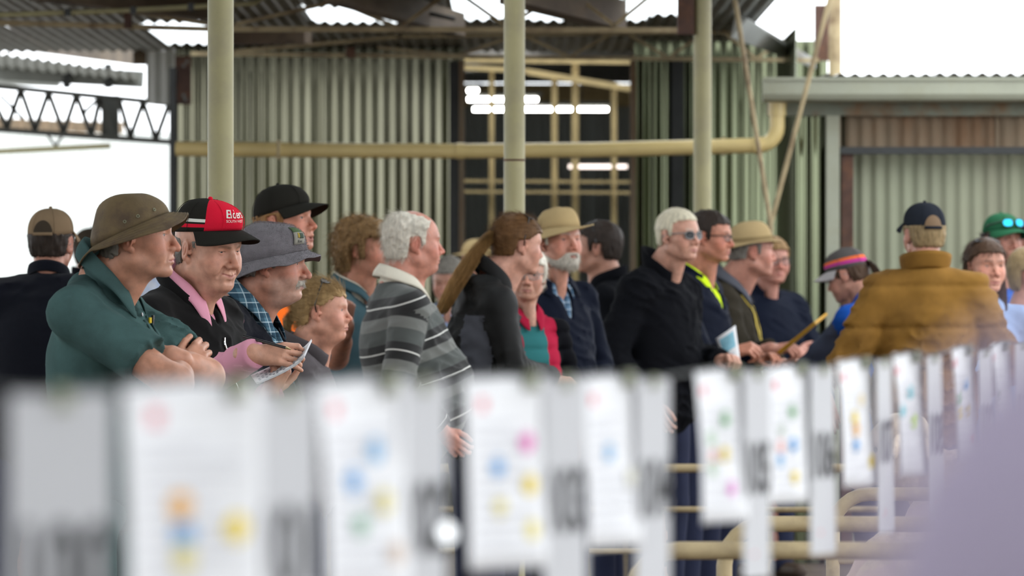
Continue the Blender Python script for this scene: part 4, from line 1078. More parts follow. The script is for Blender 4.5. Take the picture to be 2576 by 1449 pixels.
def pen_card(l,r,t,b_,d,dots,label,num,numlabel,nl,nr,nt,nb=None,logo=True,w=.128,h=.18,seed=0):
    c0=W(l,t,d); wx=(r-l)*d/FPX; ang=math.acos(min(wx/w,1)); root=empty('pen_card',tuple(c0),ang,label,'card','stickered ram cards pegged along the wire')
    WIRE.append(c0+np.array([math.cos(ang)*w*.5,math.sin(ang)*w*.5+.006,.002]))
    P=sheet_geo(w,h,.012+.004*(seed%3)); V,F=grid_mesh(P); o=link('sheet',mesh_np('sheet',V,F),M_paper,root); s=o.modifiers.new('t','SOLIDIFY'); s.thickness=.0004
    def surf(fu,fv,off=-.0016): 
        i=min(max(fu,0),.999)*13; j=min(max(fv,0),.999)*11; a=P[int(i),int(j)]; b=P[min(int(i)+1,13),min(int(j)+1,11)]; return np.array([w*fu,(a[1]+b[1])/2+off,-h*fv])
    hp=(b_-t) if b_ else h*FPX/d
    for (du,dv,c,rad) in dots:
        fu=(du-l)/(r-l); fv=(dv-t)/hp; p=surf(fu,fv); mb=MB(); n=16
        mb.add([p+(rad*math.cos(k*6.2832/n),0,rad*math.sin(k*6.2832/n)) for k in range(n)]+[p+(rad*.97*math.cos(k*6.2832/n),-.0007,rad*.97*math.sin(k*6.2832/n)) for k in range(n)],
          [tuple(range(n,2*n)),tuple(range(n-1,-1,-1))]+[(k,(k+1)%n,n+(k+1)%n,n+k) for k in range(n)]); mb.build('sticker',mdot(c),root)
    if logo:
        p=surf(.26,.14); MB().box((-.006,-.0006,-.006),(.006,0,.006),off=p).build('logo',mat('logo_red',(.70,.20,.24),.6,var=0),root)
    rng=random.Random(seed); ml=MB()
    for k in range(11):
        p=surf(.12,.24+.065*k); ml.box((0,-.0004,-.0011),(w*(.45+.35*rng.random()),0,.0011),off=p+np.array([0,-.0022,0]))
    ml.build('print_lines',M_print,root)
    # bulldog clip
    MB().box((w*.78,-.003,-.013),(w*.90,.003,.004)).build('clip',M_clip,root)
    # number card
    nd=d+.10; nw=.080; c1=W(nl,nt,nd); ang2=math.acos(min((nr-nl)*nd/FPX/nw,1)); nh=.245
    WIRE.append(c1+np.array([math.cos(ang2)*nw*.5,math.sin(ang2)*nw*.5+.0006,.0]))
    nroot=empty('number_card',tuple(c1),ang2,numlabel,'card','long grey number cards pegged along the wire')
    b=MB().box((0,0,-nh),(nw,.0012,0)); b.build('card',M_card,nroot,bevel=.0)
    cu=bpy.data.curves.new('num','FONT'); cu.body=num; cu.size=.062; cu.align_x='CENTER'; cu.align_y='CENTER'; cu.offset=.0016; to=bpy.data.objects.new('tmp',cu); COL.objects.link(to)
    bpy.context.view_layer.update(); me=bpy.data.meshes.new_from_object(to); bpy.data.objects.remove(to)
    wmax=max(v.co.x for v in me.vertices)-min(v.co.x for v in me.vertices)
    for v in me.vertices: v.co=(v.co.x*.070/wmax,v.co.y*1.35,0)
    o=link('digits',me,M_ink,nroot); o.rotation_euler=(math.pi/2,0,0); o.location=(nw/2,-.0008,-.118)
    MB().box((nw*.34,-.0007,-nh*.89),(nw*.44,0,-nh*.875)).build('mark',mat('logo_red',(.70,.20,.24)),nroot)
    MB().box((nw*.42,-.003,-.010),(nw*.58,.003,.004)).build('clip',M_clip,nroot)
    return root,nroot
r5,r6=.0098,.0108
pen_card(-330,-90,990,None,3.6,[],'white ram card at the far left end of the wire','100','blurred number card at the left edge of the picture',25,270,993,seed=9)
pen_card(306,640,962,None,4.05,[(455,1280,ORG,r6),(462,1352,BLU,r6),(582,1340,YEL,r6),(462,1412,PYEL,r6)],'white ram card with orange, blue and yellow stickers in a column','101','number card beside the white sheet with the orange sticker',640,790,985,seed=1)
u3=pen_card(796,1010,955,None,4.65,[(950,1140,LBL,r6),(900,1216,BLU,r6),(962,1272,PYEL,r6),(912,1328,(.25,.5,.32),r5),(980,1405,(.62,.50,.42),r6)],'white ram card with two blue stickers and a pale green one','102','number card with a bright shiny stud near its foot',1002,1122,962,seed=2)
pen_card(1165,1370,950,1440,5.26,[(1328,1118,MAG,r5),(1258,1180,BLU,r5),(1333,1227,YEL,r5),(1262,1280,PYEL,r5),(1335,1342,PYEL,r5)],'white ram card with a magenta, a blue and three yellow stickers','103','number card beside the sheet with the magenta sticker',1370,1478,955,seed=3)
pen_card(1462,1610,945,1385,5.86,[(1545,1143,LBL,r5),(1590,1210,(.80,.78,.66),r6)],'white ram card with one single light blue sticker','104','number card beside the sheet with a single blue sticker',1602,1690,955,seed=4)
pen_card(1746,1880,930,1325,6.60,[(1840,1060,GRN,r5),(1805,1108,(.42,.58,.40),r5),(1808,1158,PNK,r5),(1836,1150,YEL,r5),(1806,1185,(.45,.6,.42),r5),(1846,1240,(.78,.20,.62),r5)],'white ram card with green, yellow and violet stickers','105','number card beside the sheet with the violet sticker',1872,1945,935,seed=5)
pen_card(1926,2045,921,1275,7.35,[(2006,1040,GRN,r5),(1975,1085,(.5,.56,.48),r5),(1972,1128,PNK,r5),(2006,1124,BLU,r5),(1970,1162,LBL,r5),(2006,1208,YEL,r5)],'white ram card with pink and blue stickers over a yellow one','106','number card beside the sheet with pink and blue stickers',2040,2108,926,seed=6)
pen_card(2106,2205,905,1230,8.0,[(2182,1010,(.8,.68,.45),r5),(2164,1055,YEL,.0105),(2166,1085,ORG,.0105),(2164,1125,BLU,r5),(2195,1168,YEL,r5)],'white ram card with yellow, orange and blue stickers in a close column','107','number card beside the sheet with the close sticker column',2205,2252,908,seed=7)
pen_card(2246,2330,890,1200,8.4,[(2306,990,CYN,r5),(2284,1036,CYN,r5),(2310,1063,YGR,.0110)],'white ram card with two cyan stickers and a lime one','108','number card beside the sheet with the lime sticker',2330,2376,896,seed=8)
pen_card(2392,2460,872,1165,9.0,[(2423,1005,GRN,r5),(2423,1042,YEL,.0105),(2443,970,BLU,r5),(2443,1035,(.7,.5,.03),r5),(2447,1106,RED,.008)],'white ram card with green and yellow stickers beside a blue one','109','number card beside the sheet with green over yellow stickers',2460,2502,880,seed=10)
pen_card(2492,2552,861,1120,9.6,[(2525,985,(.24,.30,.22),r5),(2527,1042,(.5,.5,.78),r5),(2510,1160,PYEL,r5)],'white ram card at the right end with one dark green sticker','110','number card at the right edge of the picture',2552,2600,862,seed=11)
# shiny stud on the third number card
nl_=rotz(-u3[1].rotation_euler[2])@unit((.70,-.70,.12)); Mst=frame(nl_,(0,0,1))@rotx(R_(-90)); MB().lathe([(.0085,-.001),(.0085,.0005),(.0080,.001)],24,tuple(np.array([.066,-.008,-.128])),Mst).build('stud',M_chrome,u3[1])
# the wire and its end posts
wr_=empty('card_wire',(0,0,0),0,'taut steel wire stretched above the pens to hold the cards','wire')
WIRE.sort(key=lambda p:p[1]); ZW=float(WIRE[0][2]); ZE=float(WIRE[-1][2])
MB().tube([np.array([-.56,2.9,ZW])]+WIRE+[np.array([1.5,12.3,ZE])],.0016,8).build('wire',M_greysteel,wr_,True)
for i,(x,y) in enumerate(((-.56,2.9),(1.5,12.3))):
    p=empty('wire_post',(x,y,0),0,('steel post holding the near end of the card wire','steel post holding the far end of the card wire')[i],'post'); MB().tube([(0,0,0),(0,0,1.5)],.02,16).build('pole',M_railpaint,p,True); MB().lathe([(.05,0),(.05,.01),(.022,.02)],16).build('foot',M_railpaint,p,True); MB().tube([(0,0,1.5),(0,0,1.51)],[.022,.012],16).build('cap',M_railpaint,p,True)
# ---- pen panels: bent pipe frames with rails
def pen_panel(u0,u1,v,d,label,rails=4,top=.90,rot=0.):
    a=W(u0,v,d); L=(u1-u0)*d/FPX; z=a[2]; r=empty('sheep_hurdle',(a[0],d,0),rot,label,'hurdle','pipe hurdles of the sheep pens'); rad=.10; pts=[(0,0,.05)]
    for k in range(7): an=k/6*math.pi/2; pts.append((rad-rad*math.cos(an),0,z-rad+rad*math.sin(an)))
    for k in range(7): an=k/6*math.pi/2; pts.append((L-rad+rad*math.sin(an),0,z-rad+rad*math.cos(an)))
    pts.append((L,0,.05)); MB().tube(pts,.019,14).build('frame',M_railpaint,r,True)
    for k in range(rails):
        zz=z-(z-.1)*(k+1)/(rails+.4); MB().tube([(0,0,zz),(L,0,zz)],.013,10).build('rail',M_railpaint,r,True)
    for x in (0,L): MB().box((x-.04,-.03,0),(x+.04,.03,.05)).build('foot',M_railpaint,r)
pen_panel(1590,2980,1385,12.0,'pipe hurdle nearest the cards, its rounded corner lowest in the picture')
pen_panel(1822,2980,1318,13.6,'pipe hurdle in the middle, its rounded corner beside the violet sticker sheet')
pen_panel(2095,2960,1243,15.6,'pipe hurdle farthest back, its rounded top corner highest of the three')
pen_panel(900,2400,1178,24.5,'pipe hurdle glimpsed in the dark gap beside the man in stripes',rails=3)
# ---- sheep
def sheep(u,v,d,yaw,label,q=.012,hd=-10,tag_y=False):
    c=W(u,v,d); S=c[2]/.74; root=empty('sheep',(c[0],d,0),R_(yaw),label,'sheep','white rams in the pens')
    def body(P):
        P=P/np.float32(S)
        dd=ell(P,(0,-.05,.52),(.19,.36,.21)); dd=smin(dd,ell(P,(0,-.30,.53),(.17,.16,.19)),.08); dd=smin(dd,ell(P,(0,.22,.56),(.16,.16,.18)),.08)
        dd=smin(dd,cap(P,(0,.26,.60),(0,.46,.72),.11,.085),.06)
        h0=np.array([0,.47,.76]); dr=np.array([0,math.cos(R_(hd-28)),math.sin(R_(hd-28))]); h1=h0+dr*.16; ud=np.array([0,-dr[2],dr[1]])
        dd=smin(dd,ell(P,h0,(.078,.095,.088)),.04); dd=smin(dd,cap(P,h0+dr*.03,h1,.060,.040),.03); dd=smin(dd,cap(P,h0+dr*.02-ud*.035,h1-ud*.022,.045,.026),.02)
        dd=smax(dd,-cap(P,h1-ud*.020+dr*.04+(-.05,0,0),h1-ud*.020+dr*.04+(.05,0,0),.006),.006)
        wl=ell(P,h0+(0,-.035,.045),(.085,.085,.065))-.012*vnoise(P*40+u); dd=smin(dd,wl,.015)
        for s in (1,-1):
            dd=smin(dd,ell(P,h0+np.array([.130*s,-.045,.005]),(.075,.016,.034),roty(R_(24*s))),.012)
            dd=smin(dd,ell(P,h0+dr*.055+np.array([.056*s,0,.036]),(.018,.024,.016)),.012)
            dd=smax(dd,-ell(P,h0+dr*.06+np.array([.072*s,0,.026]),(.012,.016,.011)),.008)
            for y,kx in ((.20,.05),(-.30,-.06)):
                dd=smin(dd,cap(P,(.10*s,y,.45),(.10*s,y-kx*.4,.24),.07,.036),.04); dd=smin(dd,cap(P,(.10*s,y-kx*.4,.24),(.10*s,y+.01,.03),.034,.026),.015)
        dd=dd-(.012*vnoise(P*22+u)+.008*vnoise(P*55+u))*np.clip((.46-P[:,1])/.1,0,1)*np.clip((P[:,2]-.25)/.1,0,1)
        return smax(dd,.004-P[:,2],.004)*S
    V,F=polygonize(body,np.array((-.30,-.62,-.01))*S,np.array((.30,.85,1.0))*S,q)
    cc=V[F].mean(1)/S; mi=((cc[:,1]>.475)&(cc[:,2]<.83-.35*(cc[:,1]-.47))).astype(int); link('body',mesh_np('sheep',V,F,midx=mi),[M_wool,M_woolf],root)
    h0=np.array([0,.47,.76])*S; dr=np.array([0,math.cos(R_(hd-28)),math.sin(R_(hd-28))])
    for s in (1,-1): MB().lathe([(.002,-.012),(.010,-.006),(.012,0),(.010,.006),(.002,.012)],12,tuple(h0+dr*.058*S+np.array([.066*s,0,.026])*S)).build('eye',M_pupil,root,True)
    MB().lathe([(.004,-.010),(.020,-.004),(.022,.004),(.006,.010)],14,tuple(h0+dr*.192*S)).build('nose',mat('sheep_nose',(.16,.10,.11),.6),root,True)
    if tag_y: 
        e=h0+np.array([-.15,-.02,.0])*S; MB().box((-.022,-.026,-.022),(.022,-.018,.022),off=e).build('ear_tag',M_yellow,root,bevel=.006)
def vz(d,S): return HOR+(CAMZ-.74*S)*FPX/d
sheep(2710,vz(14.3,.99),14.3,84,'ram with the pale woolly head nearest the low pen rail',hd=-8)
sheep(2740,vz(17.2,1.0),17.2,98,'ram showing its face and dark eye behind the lilac sleeve')
sheep(2610,vz(21.0,1.16),21.0,70,'ram whose back rises farthest away beside the end cards')
sheep(2790,vz(12.7,1.02),12.7,92,'ram at the bottom edge with a yellow ear tag',tag_y=True)
# ================================================================ people
def C(n,c,**k):
    kw=dict(rough=.9,bump=.22,bscale=380,var=.10,vscale=9,sheen=.0,spec=.06); kw.update(k); return mat(n,c,**kw)
M_green=C('green_work_shirt',(.052,.098,.095),var=.16,vscale=14,stain=(.042,.075,.073),stain_scale=6)
M_fleece=C('black_fleece',(.0060,.0056,.0056),bump=.25,bscale=1100,sheen=.05)
M_sweater=C('navy_knit',(.0042,.0050,.0095),bump=.5,bscale=420,sheen=.05)
M_black=C('black_shell',(.008,.008,.008),rough=.66,sheen=0.,bump=.1,spec=.2)
M_blacksoft=C('black_soft',(.0048,.0052,.0070))
M_navyj=C('navy_jacket',(.0052,.0075,.0165),rough=.7)
M_greypanel=C('grey_panel',(.085,.088,.105))
M_teal=C('teal_polo',(.060,.110,.130)); M_teal2=C('teal_shirt',(.03,.145,.15)); M_redvest=C('red_vest',(.36,.015,.045))
M_orange=C('hivis_orange',(.95,.17,.02)); M_lime=C('hivis_lime',(.55,.75,.02)); M_hood=C('grey_hoodie',(.085,.075,.080))
M_olive=C('olive_coat',(.032,.027,.019)); M_brownj=C('brown_puffer',(.215,.110,.024),rough=.75,stain=(.150,.076,.018),stain_scale=5)
M_blue=C('blue_vest',(.012,.075,.36)); M_slate=C('slate_sleeve',(.07,.085,.13)); M_ltblue=C('light_blue_shirt',(.24,.32,.50)); M_blue2=C('blue_shirt',(.03,.10,.38))
M_whiteshirt=C('pale_check_shirt',(.55,.58,.66),stain=(.10,.28,.60),stain_scale=9); M_cream_collar=C('cream_collar',(.66,.62,.52)); M_lilac=C('lilac_shirt',(.46,.40,.53),var=.12,vscale=3)
M_jeans=C('blue_jeans',(.045,.085,.15)); M_greytrs=C('grey_trousers',(.05,.05,.055)); M_khaki=C('khaki_trousers',(.16,.13,.09))
M_brownhat=mat('oilskin_hat',(.115,.080,.038),.75,var=.25,vscale=12,stain=(.07,.045,.028),stain_scale=14,bump=.3,bscale=160)
M_greyhat=mat('towelling_hat',(.19,.175,.19),.95,var=.18,vscale=40,bump=1.,bscale=520,sheen=.08)
M_tanhat=C('tan_canvas_hat',(.40,.295,.150),var=.12); M_felt=C('fawn_felt_hat',(.36,.265,.135)); M_band=C('hat_band',(.22,.16,.08))
M_capred=C('red_cap_panel',(.60,.012,.035),var=.05); M_capblk=C('black_cap_cloth',(.018,.017,.014)); M_capwhite=C('cap_white_stripe',(.68,.68,.62),var=.03); M_capnavy=C('navy_cap',(.016,.019,.026)); M_captan=C('tan_cap',(.20,.14,.085)); M_capmesh=C('cap_dark_back',(.045,.035,.025))
M_capgreen=C('green_cap',(.022,.11,.052)); M_capgrey=C('grey_cap',(.085,.078,.075)); M_cappink=C('cap_pink_stripe',(.42,.04,.24)); M_caporange=C('cap_orange_stripe',(.72,.14,.04))
def H(n,c,**k): return mat('hair_'+n,c,.5,var=.30,vscale=90,stretch=(1,1,.25),spec=.12,**k)
H_grey,H_dark,H_blond,H_curl,H_white,H_auburn,H_ginger,H_silver,H_brunette,H_sandy=H('grey',(.16,.145,.125)),H('dark',(.030,.022,.018)),H('blond',(.34,.22,.10)),H('curl',(.21,.125,.055)),H('white',(.62,.58,.50)),H('auburn',(.12,.060,.024)),H('ginger',(.24,.13,.055)),H('silver',(.55,.50,.38)),H('brunette',(.065,.038,.024)),H('sandy',(.25,.18,.095))
H_beard=H('beard',(.50,.46,.40)); M_black_pl=mat('black_plastic',(.012,.012,.012),.25,var=0,spec=.5); M_dklens=mat('dark_lens',(.012,.012,.014),.25,var=0,spec=.25); M_blulens=mat('mirror_lens',(.02,.42,.62),.1,metal=.8,var=0); M_wireframe=mat('spectacle_wire',(.25,.25,.25),.3,metal=.8,var=0)
def clearlens():
    m=bpy.data.materials.new('clear_lens'); m.use_nodes=True; N=m.node_tree.nodes;L=m.node_tree.links; b=N['Principled BSDF']; b.inputs['Roughness'].default_value=.05; b.inputs['Base Color'].default_value=(.25,.26,.26,1); b.inputs['Alpha'].default_value=.10; return m
M_clear=clearlens()
def plaid(name,base,line,dark):
    if name in _M: return _M[name]
    m=C(name,base); N=m.node_tree.nodes;L=m.node_tree.links; tc=[n for n in N if n.type=='TEX_COORD'][0]; sep=N.new('ShaderNodeSeparateXYZ'); 
    mp=N.new('ShaderNodeMapping'); mp.inputs['Rotation'].default_value=(0,0,R_(35)); L.new(tc.outputs['Object'],mp.inputs[0]); L.new(mp.outputs[0],sep.inputs[0])
    def band(sock,per,w,ph):
        a=N.new('ShaderNodeMath'); a.operation='MULTIPLY_ADD'; a.inputs[1].default_value=1/per; a.inputs[2].default_value=ph; L.new(sock,a.inputs[0])
        f=N.new('ShaderNodeMath'); f.operation='FRACT'; L.new(a.outputs[0],f.inputs[0]); l=N.new('ShaderNodeMath'); l.operation='LESS_THAN'; l.inputs[1].default_value=w; L.new(f.outputs[0],l.inputs[0]); return l.outputs[0]
    src=[n for n in N if n.type=='VECT_MATH'][0].inputs[0].links[0].from_socket; dst=[n for n in N if n.type=='VECT_MATH'][0].inputs[0]
    for sock,per,w,ph,c,fac in ((sep.outputs[0],.030,.45,.1,dark,.55),(sep.outputs[2],.030,.45,.3,dark,.55),(sep.outputs[0],.030,.10,.6,line,.55),(sep.outputs[2],.030,.10,.8,line,.55)):
        mx=N.new('ShaderNodeMix'); mx.data_type='RGBA'; ml=N.new('ShaderNodeMath'); ml.operation='MULTIPLY'; ml.inputs[1].default_value=fac; L.new(band(sock,per,w,ph),ml.inputs[0]); L.new(ml.outputs[0],mx.inputs[0]); L.new(src,mx.inputs[6]); mx.inputs[7].default_value=(*c,1); src=mx.outputs[2]
    L.new(src,dst); return m
M_plaid=plaid('blue_plaid',(.075,.15,.20),(.50,.60,.64),(.015,.035,.06)); M_check=plaid('blue_check',(.12,.20,.30),(.5,.55,.6),(.03,.06,.1))
M_rugby=ramp_on_attr('striped_rugby','sc',[(0,(.062,.070,.066)),(.26,(.14,.145,.135)),(.52,(.011,.011,.011)),(.72,(.62,.62,.58)),(.752,(.011,.011,.011)),(.93,(.062,.070,.066))])
def capspec(m,back=None,rim=(.030,.018),**k):
    d=dict(visor=True,rim=lambda t:rim[0]+rim[1]*math.cos(t),a=.0845,b=.1065,yc=-.009,top=.126,p=2.35,front=.05,brim=lambda t:.074*max(math.cos(t*1.05),.05)**.55,droop=lambda t:.014,arch=2.8,mats=[m] if back is None else [m,back],bmat=m)
    if back is not None: d['zone']=lambda th,t: 0 if abs(th)<1.15 else 1
    d.update(k); return d
def strap_open(hroot,place,hat,info):
    """arched opening over the strap at the back of a cap"""
    th=np.linspace(math.pi-.42,math.pi+.42,17); a,b,yc=info[2]+.0045,info[3]+.0045,info[4]; r0=hat['rim'](math.pi)
    rows=[]
    for k in range(6):
        hgt=.012+(.046*k/5)*np.sqrt(np.clip(1-((th-math.pi)/.43)**2,0,1)); kz=np.clip((hgt+r0-.0)/.126,0,1)
        kk=np.sqrt(np.clip(1-(hgt/(.126-r0+.01))**2.3,.05,1)); rows.append(np.stack([a*np.sin(th)*kk,yc+b*np.cos(th)*kk,r0+hgt],1))
    V,F=grid_mesh(np.stack(rows,1)); link('back_opening',mesh_np('op',place(V),F),hat.get('openmat',H_dark),hroot)
    rows=[np.stack([(a+.002)*np.sin(th),yc+(b+.002)*np.cos(th),r0+np.full(17,z)],1) for z in (.001,.013)]
    V,F=grid_mesh(np.stack(rows,1)); o=link('strap',mesh_np('strap',place(V),F),hat.get('strapmat',hat['mats'][0]),hroot); s=o.modifiers.new('t','SOLIDIFY'); s.thickness=.002
def dome_pt(hat,th,zf,off):
    p=hat.get('p',2.2); tau=math.asin(min(max(zf,0),.999)**(p/2)); r=math.cos(tau)**(2/p)*(1-(1-hat.get('taper',1.))*zf)
    a,b,yc=hat.get('a',.084)+off,hat.get('b',.106)+off,hat.get('yc',-.01); rim=hat['rim'](th)
    q0=np.array([[a*math.sin(th)*r,yc+b*math.cos(th)*r*(1+hat.get('front',0)*max(math.cos(th),0)*zf*(1-zf)*4)+hat.get('lean',0)*zf,rim+(hat['top']-rim)*zf]]); return dented(q0,hat)[0]
def dome_text(hroot,place,hat,body,th0,zf0,size,m,shear=0.,name='lettering',off=.0048,bold=0.):
    cu=bpy.data.curves.new('t','FONT'); cu.body=body; cu.size=1.; cu.align_x='CENTER'; cu.shear=shear; cu.offset=bold; cu.space_character=.98; to=bpy.data.objects.new('tmp',cu); COL.objects.link(to)
    bpy.context.view_layer.update(); me=bpy.data.meshes.new_from_object(to); bpy.data.objects.remove(to)
    H0=hat['top']-hat['rim'](th0)
    for v in me.vertices:
        q=dome_pt(hat,th0-v.co.x*size/.095,zf0+v.co.y*size/H0,off); v.co=tuple(place(q[None])[0])
    return link(name,me,m,hroot)
def green_hat(hroot,place,hat,info):
    for th,zf in ((.75,.30),(1.25,.27),(1.6,.26)):
        c=dome_pt(hat,th,zf,.0035); o=unit(c-np.array([0,-.01,.03])); e=unit(np.cross(o,(0,0,1))); g=np.cross(o,e)
        m=MB().tube([c+o*.001+.0038*(math.cos(k*.628)*e+math.sin(k*.628)*g) for k in range(11)],.0011,6); link('eyelet',mesh_np('eyelet',place(np.concatenate(m.V)),m.F),M_clip,hroot)
    th,rim,a,b,yc=info     # rows of stitching on the brim
    for s in (.25,.45,.65,.85,.99):
        sp=dict(hat); n=np.stack([np.sin(th)/a,np.cos(th)/b],1); n/=np.linalg.norm(n,axis=1)[:,None]; wd=np.array([hat['brim'](t) for t in th]); dr=np.array([hat['droop'](t) for t in th])
        wv=np.array([vnoise(np.array([[3*math.sin(q)+hat['seed'],3*math.cos(q),.5]]))[0] for q in th])
        P=np.stack([a*np.sin(th)+n[:,0]*wd*s,yc+b*np.cos(th)+n[:,1]*wd*s,rim-dr*s**hat['dp']+hat['wave']*s*wv+.0022],1); P=np.concatenate([P,P[:1]])
        m=MB().tube(list(P),.0011,5,False); link('stitching',mesh_np('st',place(np.concatenate(m.V)),m.F),M_brownhat,hroot)
# ---- 1 man in brown bucket hat, arms folded
def green_x(c):
    T=c['T']; r=c['root']; S=c['S']
    def on(x,z,off=.002):   # point on the shirt front
        y=.40
        P=np.array([[x*S,yy,z*S] for yy in np.linspace(.02,.42,200)],np.float32); f=c['torso'](P); i=np.argmax(f>0); return np.array(P[i],float)+np.array([0,off,0])
    for z in (1.385,1.325,1.262): 
        p=on(-.002,z,.006); MB().lathe([(.0055,-.001),(.0055,.0015),(.003,.002)],12,tuple(p),rotx(R_(-80))).build('button',M_black_pl,r,True)
    P=np.array([[on(-.002+dx,z,.003) for dx in (-.017,.017)] for z in np.linspace(1.37,1.06,20)]); v,f=grid_mesh(P); o=link('placket',mesh_np('placket',v,f),M_green,r); s=o.modifiers.new('t','SOLIDIFY'); s.thickness=.003
    # chest pocket with pens
    b=MB(); n=6; V=[]
    for zz in (1.33,1.30,1.26,1.22):
        for k in range(n): V.append(on(-.030-.095*k/(n-1),zz+.03,.007))
    V=np.array(V); P=V.reshape(4,n,3).transpose(1,0,2); v,f=grid_mesh(P); o=link('pocket',mesh_np('pocket',v,f),M_green,r); s=o.modifiers.new('t','SOLIDIFY'); s.thickness=.004
    for k,(x,m_,h) in enumerate(((-.060,M_yellow,.012),(-.078,M_black_pl,.018))):
        p=on(x,1.365,.010); MB().tube([p+(0,0,-.06),p+(0,0,h)],.0045,10).build('pocket_pen',m_,r,True)
person('man in green work shirt and brown bucket hat with arms folded',340,596,15.3,-92,-106,pitch=4,roll=0,hs=.98,neckdrop=.035,b=1.02,belly=.035,lean=2,q=0,headfwd=.085,
  skin=(0.450,0.217,0.141),hp=dict(flat=.93,age=.7,nose=1.12,hook=.6,ruddy=.8,eye=.7,w=.98,lip=.85,chin=1.05),stub=.10,
  hair=dict(mat=H_grey,col=(.16,.13,.1),t=.0015,under=.02,nape=-.055,side=.0,edge=.012,strands=(1400,.009,.0004),lift=.5),
  hat=dict(rim=lambda t:.018+.042*math.cos(t),a=.092,b=.110,yc=-.013,top=.122,p=2.5,taper=.90,lean=-.004,dent=.045,seed=2,brim=lambda t:.044+.008*math.cos(t)+.010*abs(math.sin(t)),droop=lambda t:float(np.interp(abs((t+math.pi)%(2*math.pi)-math.pi),[0,.4,.8,1.6,2.3,2.8,3.15],[.006,.022,.038,.030,.024,.044,.054])),dp=1.1,wave=.006,mats=[M_brownhat],extra=green_hat),
  top=dict(name='work_shirt',mat=M_green,sleeve='short',slen=.70,wr=.012,loose=.014,vneck=(1.375,.32),sl=(.066,.058,.05),collar=dict(type='shirt',h=.052,w=.056,tip=.03,flare=.36,open=26,z=1.472,tilt=.036,r=.068)),
  arms=((W(440,965,15.05),W(455,928,15.28),(.55,.6,.45),(.3,-.9,.3),'tuck'),(W(520,948,15.36),W(432,900,15.22),(-1,-.3,.15),(.2,-.9,.4),'tuck')),legs=M_green,extra=green_x,seed=3)
# ---- 2 man in red and black cap, writing
def red_hat(hroot,place,hat,info):
    dome_text(hroot,place,hat,'Elders',.08,.50,.030,M_capwhite,.5,bold=.008); dome_text(hroot,place,hat,'SOUTH WEST',.12,.34,.0105,M_capwhite)
def red_x(c):
    r=c['root']; tl=c['tolocal']
    def L(u,v,d): return tl(W(u,v,d))
    # zip
    P=[]; S=c['S']
    for z in np.linspace(1.40,1.08,24):
        q=np.array([[.004*S,yy,z*S] for yy in np.linspace(.02,.42,260)],np.float32); f=c['ftop'](q); i=np.argmax(f>0); P.append(np.array(q[i],float)+np.array([0,.0035,0]))
    MB().tube(P,.0032,6).build('zip',M_chrome,r,True); MB().box((-.004,-.002,-.028),(.004,.003,.0),off=P[1]+np.array([0,.004,0])).build('zip_pull',M_chrome,r)
person('smiling man in red and black cap and pink shirt, writing on a notepad',524,622,16.5,-130,-122,pitch=-9,roll=2,hs=1.01,neckdrop=.030,b=1.06,belly=.03,lean=3,q=0,headfwd=.06,
  skin=(0.504,0.262,0.179),hp=dict(w=1.03,fat=.85,dbl=1.3,age=.45,eye=.36,smile=1.1,nose=1.12,nw=1.12,ruddy=.65,browcol=(.20,.13,.09),browc=.8,browth=1.2,browz=.0115,lip=.75),stub=.06,gaze=(0,-18),
  hair=dict(mat=H_grey,col=(.2,.17,.13),t=.0025,under=.022,nape=-.060,side=-.006,edge=.014,noise=(.0012,160),strands=(2200,.011,.0004),lift=.5),
  hat=capspec(M_capred,M_capblk,rim=(.046,.016),top=.138,p=2.7,front=.10,btnmat=M_capred,mats=[M_capred,M_capblk,M_capwhite],bmat=M_capblk,trows=[0,.045,.10,.135,.20,.3,.4,.5,.6,.7,.8,.88,.95,1.],
     zone=lambda th,t:0 if abs(th)<1.02 else (0 if .045<t<.10 else 2 if .135<t<.20 else 1),extra=red_hat),
  top=dict(name='fleece_vest',mats=[M_fleece,M_pink],armhole=.200,wr=.006,loose=.014,sl=(.060,.050,.043),cuffmat=M_pink,cuffr=.045,cufflen=.085,
     vneck=(1.37,.42),inner=M_pink,ivneck=(1.40,.35),nr=.064,
     collars=[dict(type='shirt',mat=M_pink,h=.036,w=.050,tip=.045,flare=.40,open=20,z=1.478,tilt=.032,r=.066,fdrop=.03),dict(type='stand',mat=M_fleece,h=.045,flare=.25,open=42,z=1.462,tilt=.034,r=.083,fdrop=.02)]),
  arms=((W(468,985,16.32),W(634,892,16.06),(.96,-.10,.02),(-.05,-.85,.5),'pen'),(W(655,1110,16.42),W(676,1002,16.10),(.40,-.10,.85),(.75,-.6,-.2),'hold')),extra=red_x,seed=5)
# pen and notepad
pn=empty('pen',tuple(W(612,846,16.090)),0,'black ballpoint pen held above the notepad','pen'); o0=W(612,846,16.090); a=W(723,876,16.020)-o0; e=W(733,880,16.015)-o0
MB().tube([(0,0,0),a*.97],.0042,12).build('barrel',M_black_pl,pn,True); MB().tube([a*.97,a,e],[.0040,.0036,.0008],12).build('tip',mat('brass',(.55,.42,.22),.3,metal=.9,var=0),pn,True)
npd=empty('notepad',tuple(W(700,915,16.110)),0,'folded printed sheets held as a notepad by the man in the red cap','notepad'); o0=W(700,915,16.110)
def pad_geo(off):
    A,B,A2,B2=W(646,966,16.02)-o0,W(770,902,16.02)-o0,W(632,947,16.14)-o0,W(788,862,16.14)-o0; nn=unit(np.cross(B-A,A2-A)); P=np.zeros((16,8,3))
    for i in range(16):
        for j in range(8):
            t=i/15; s=j/7; p=(A+(B-A)*t)*(1-s)+(A2+(B2-A2)*t)*s; P[i,j]=p+nn*(-.006*math.sin(t*3.1)+.008*(max(t-.8,0)/.2)**2+off)
    return P
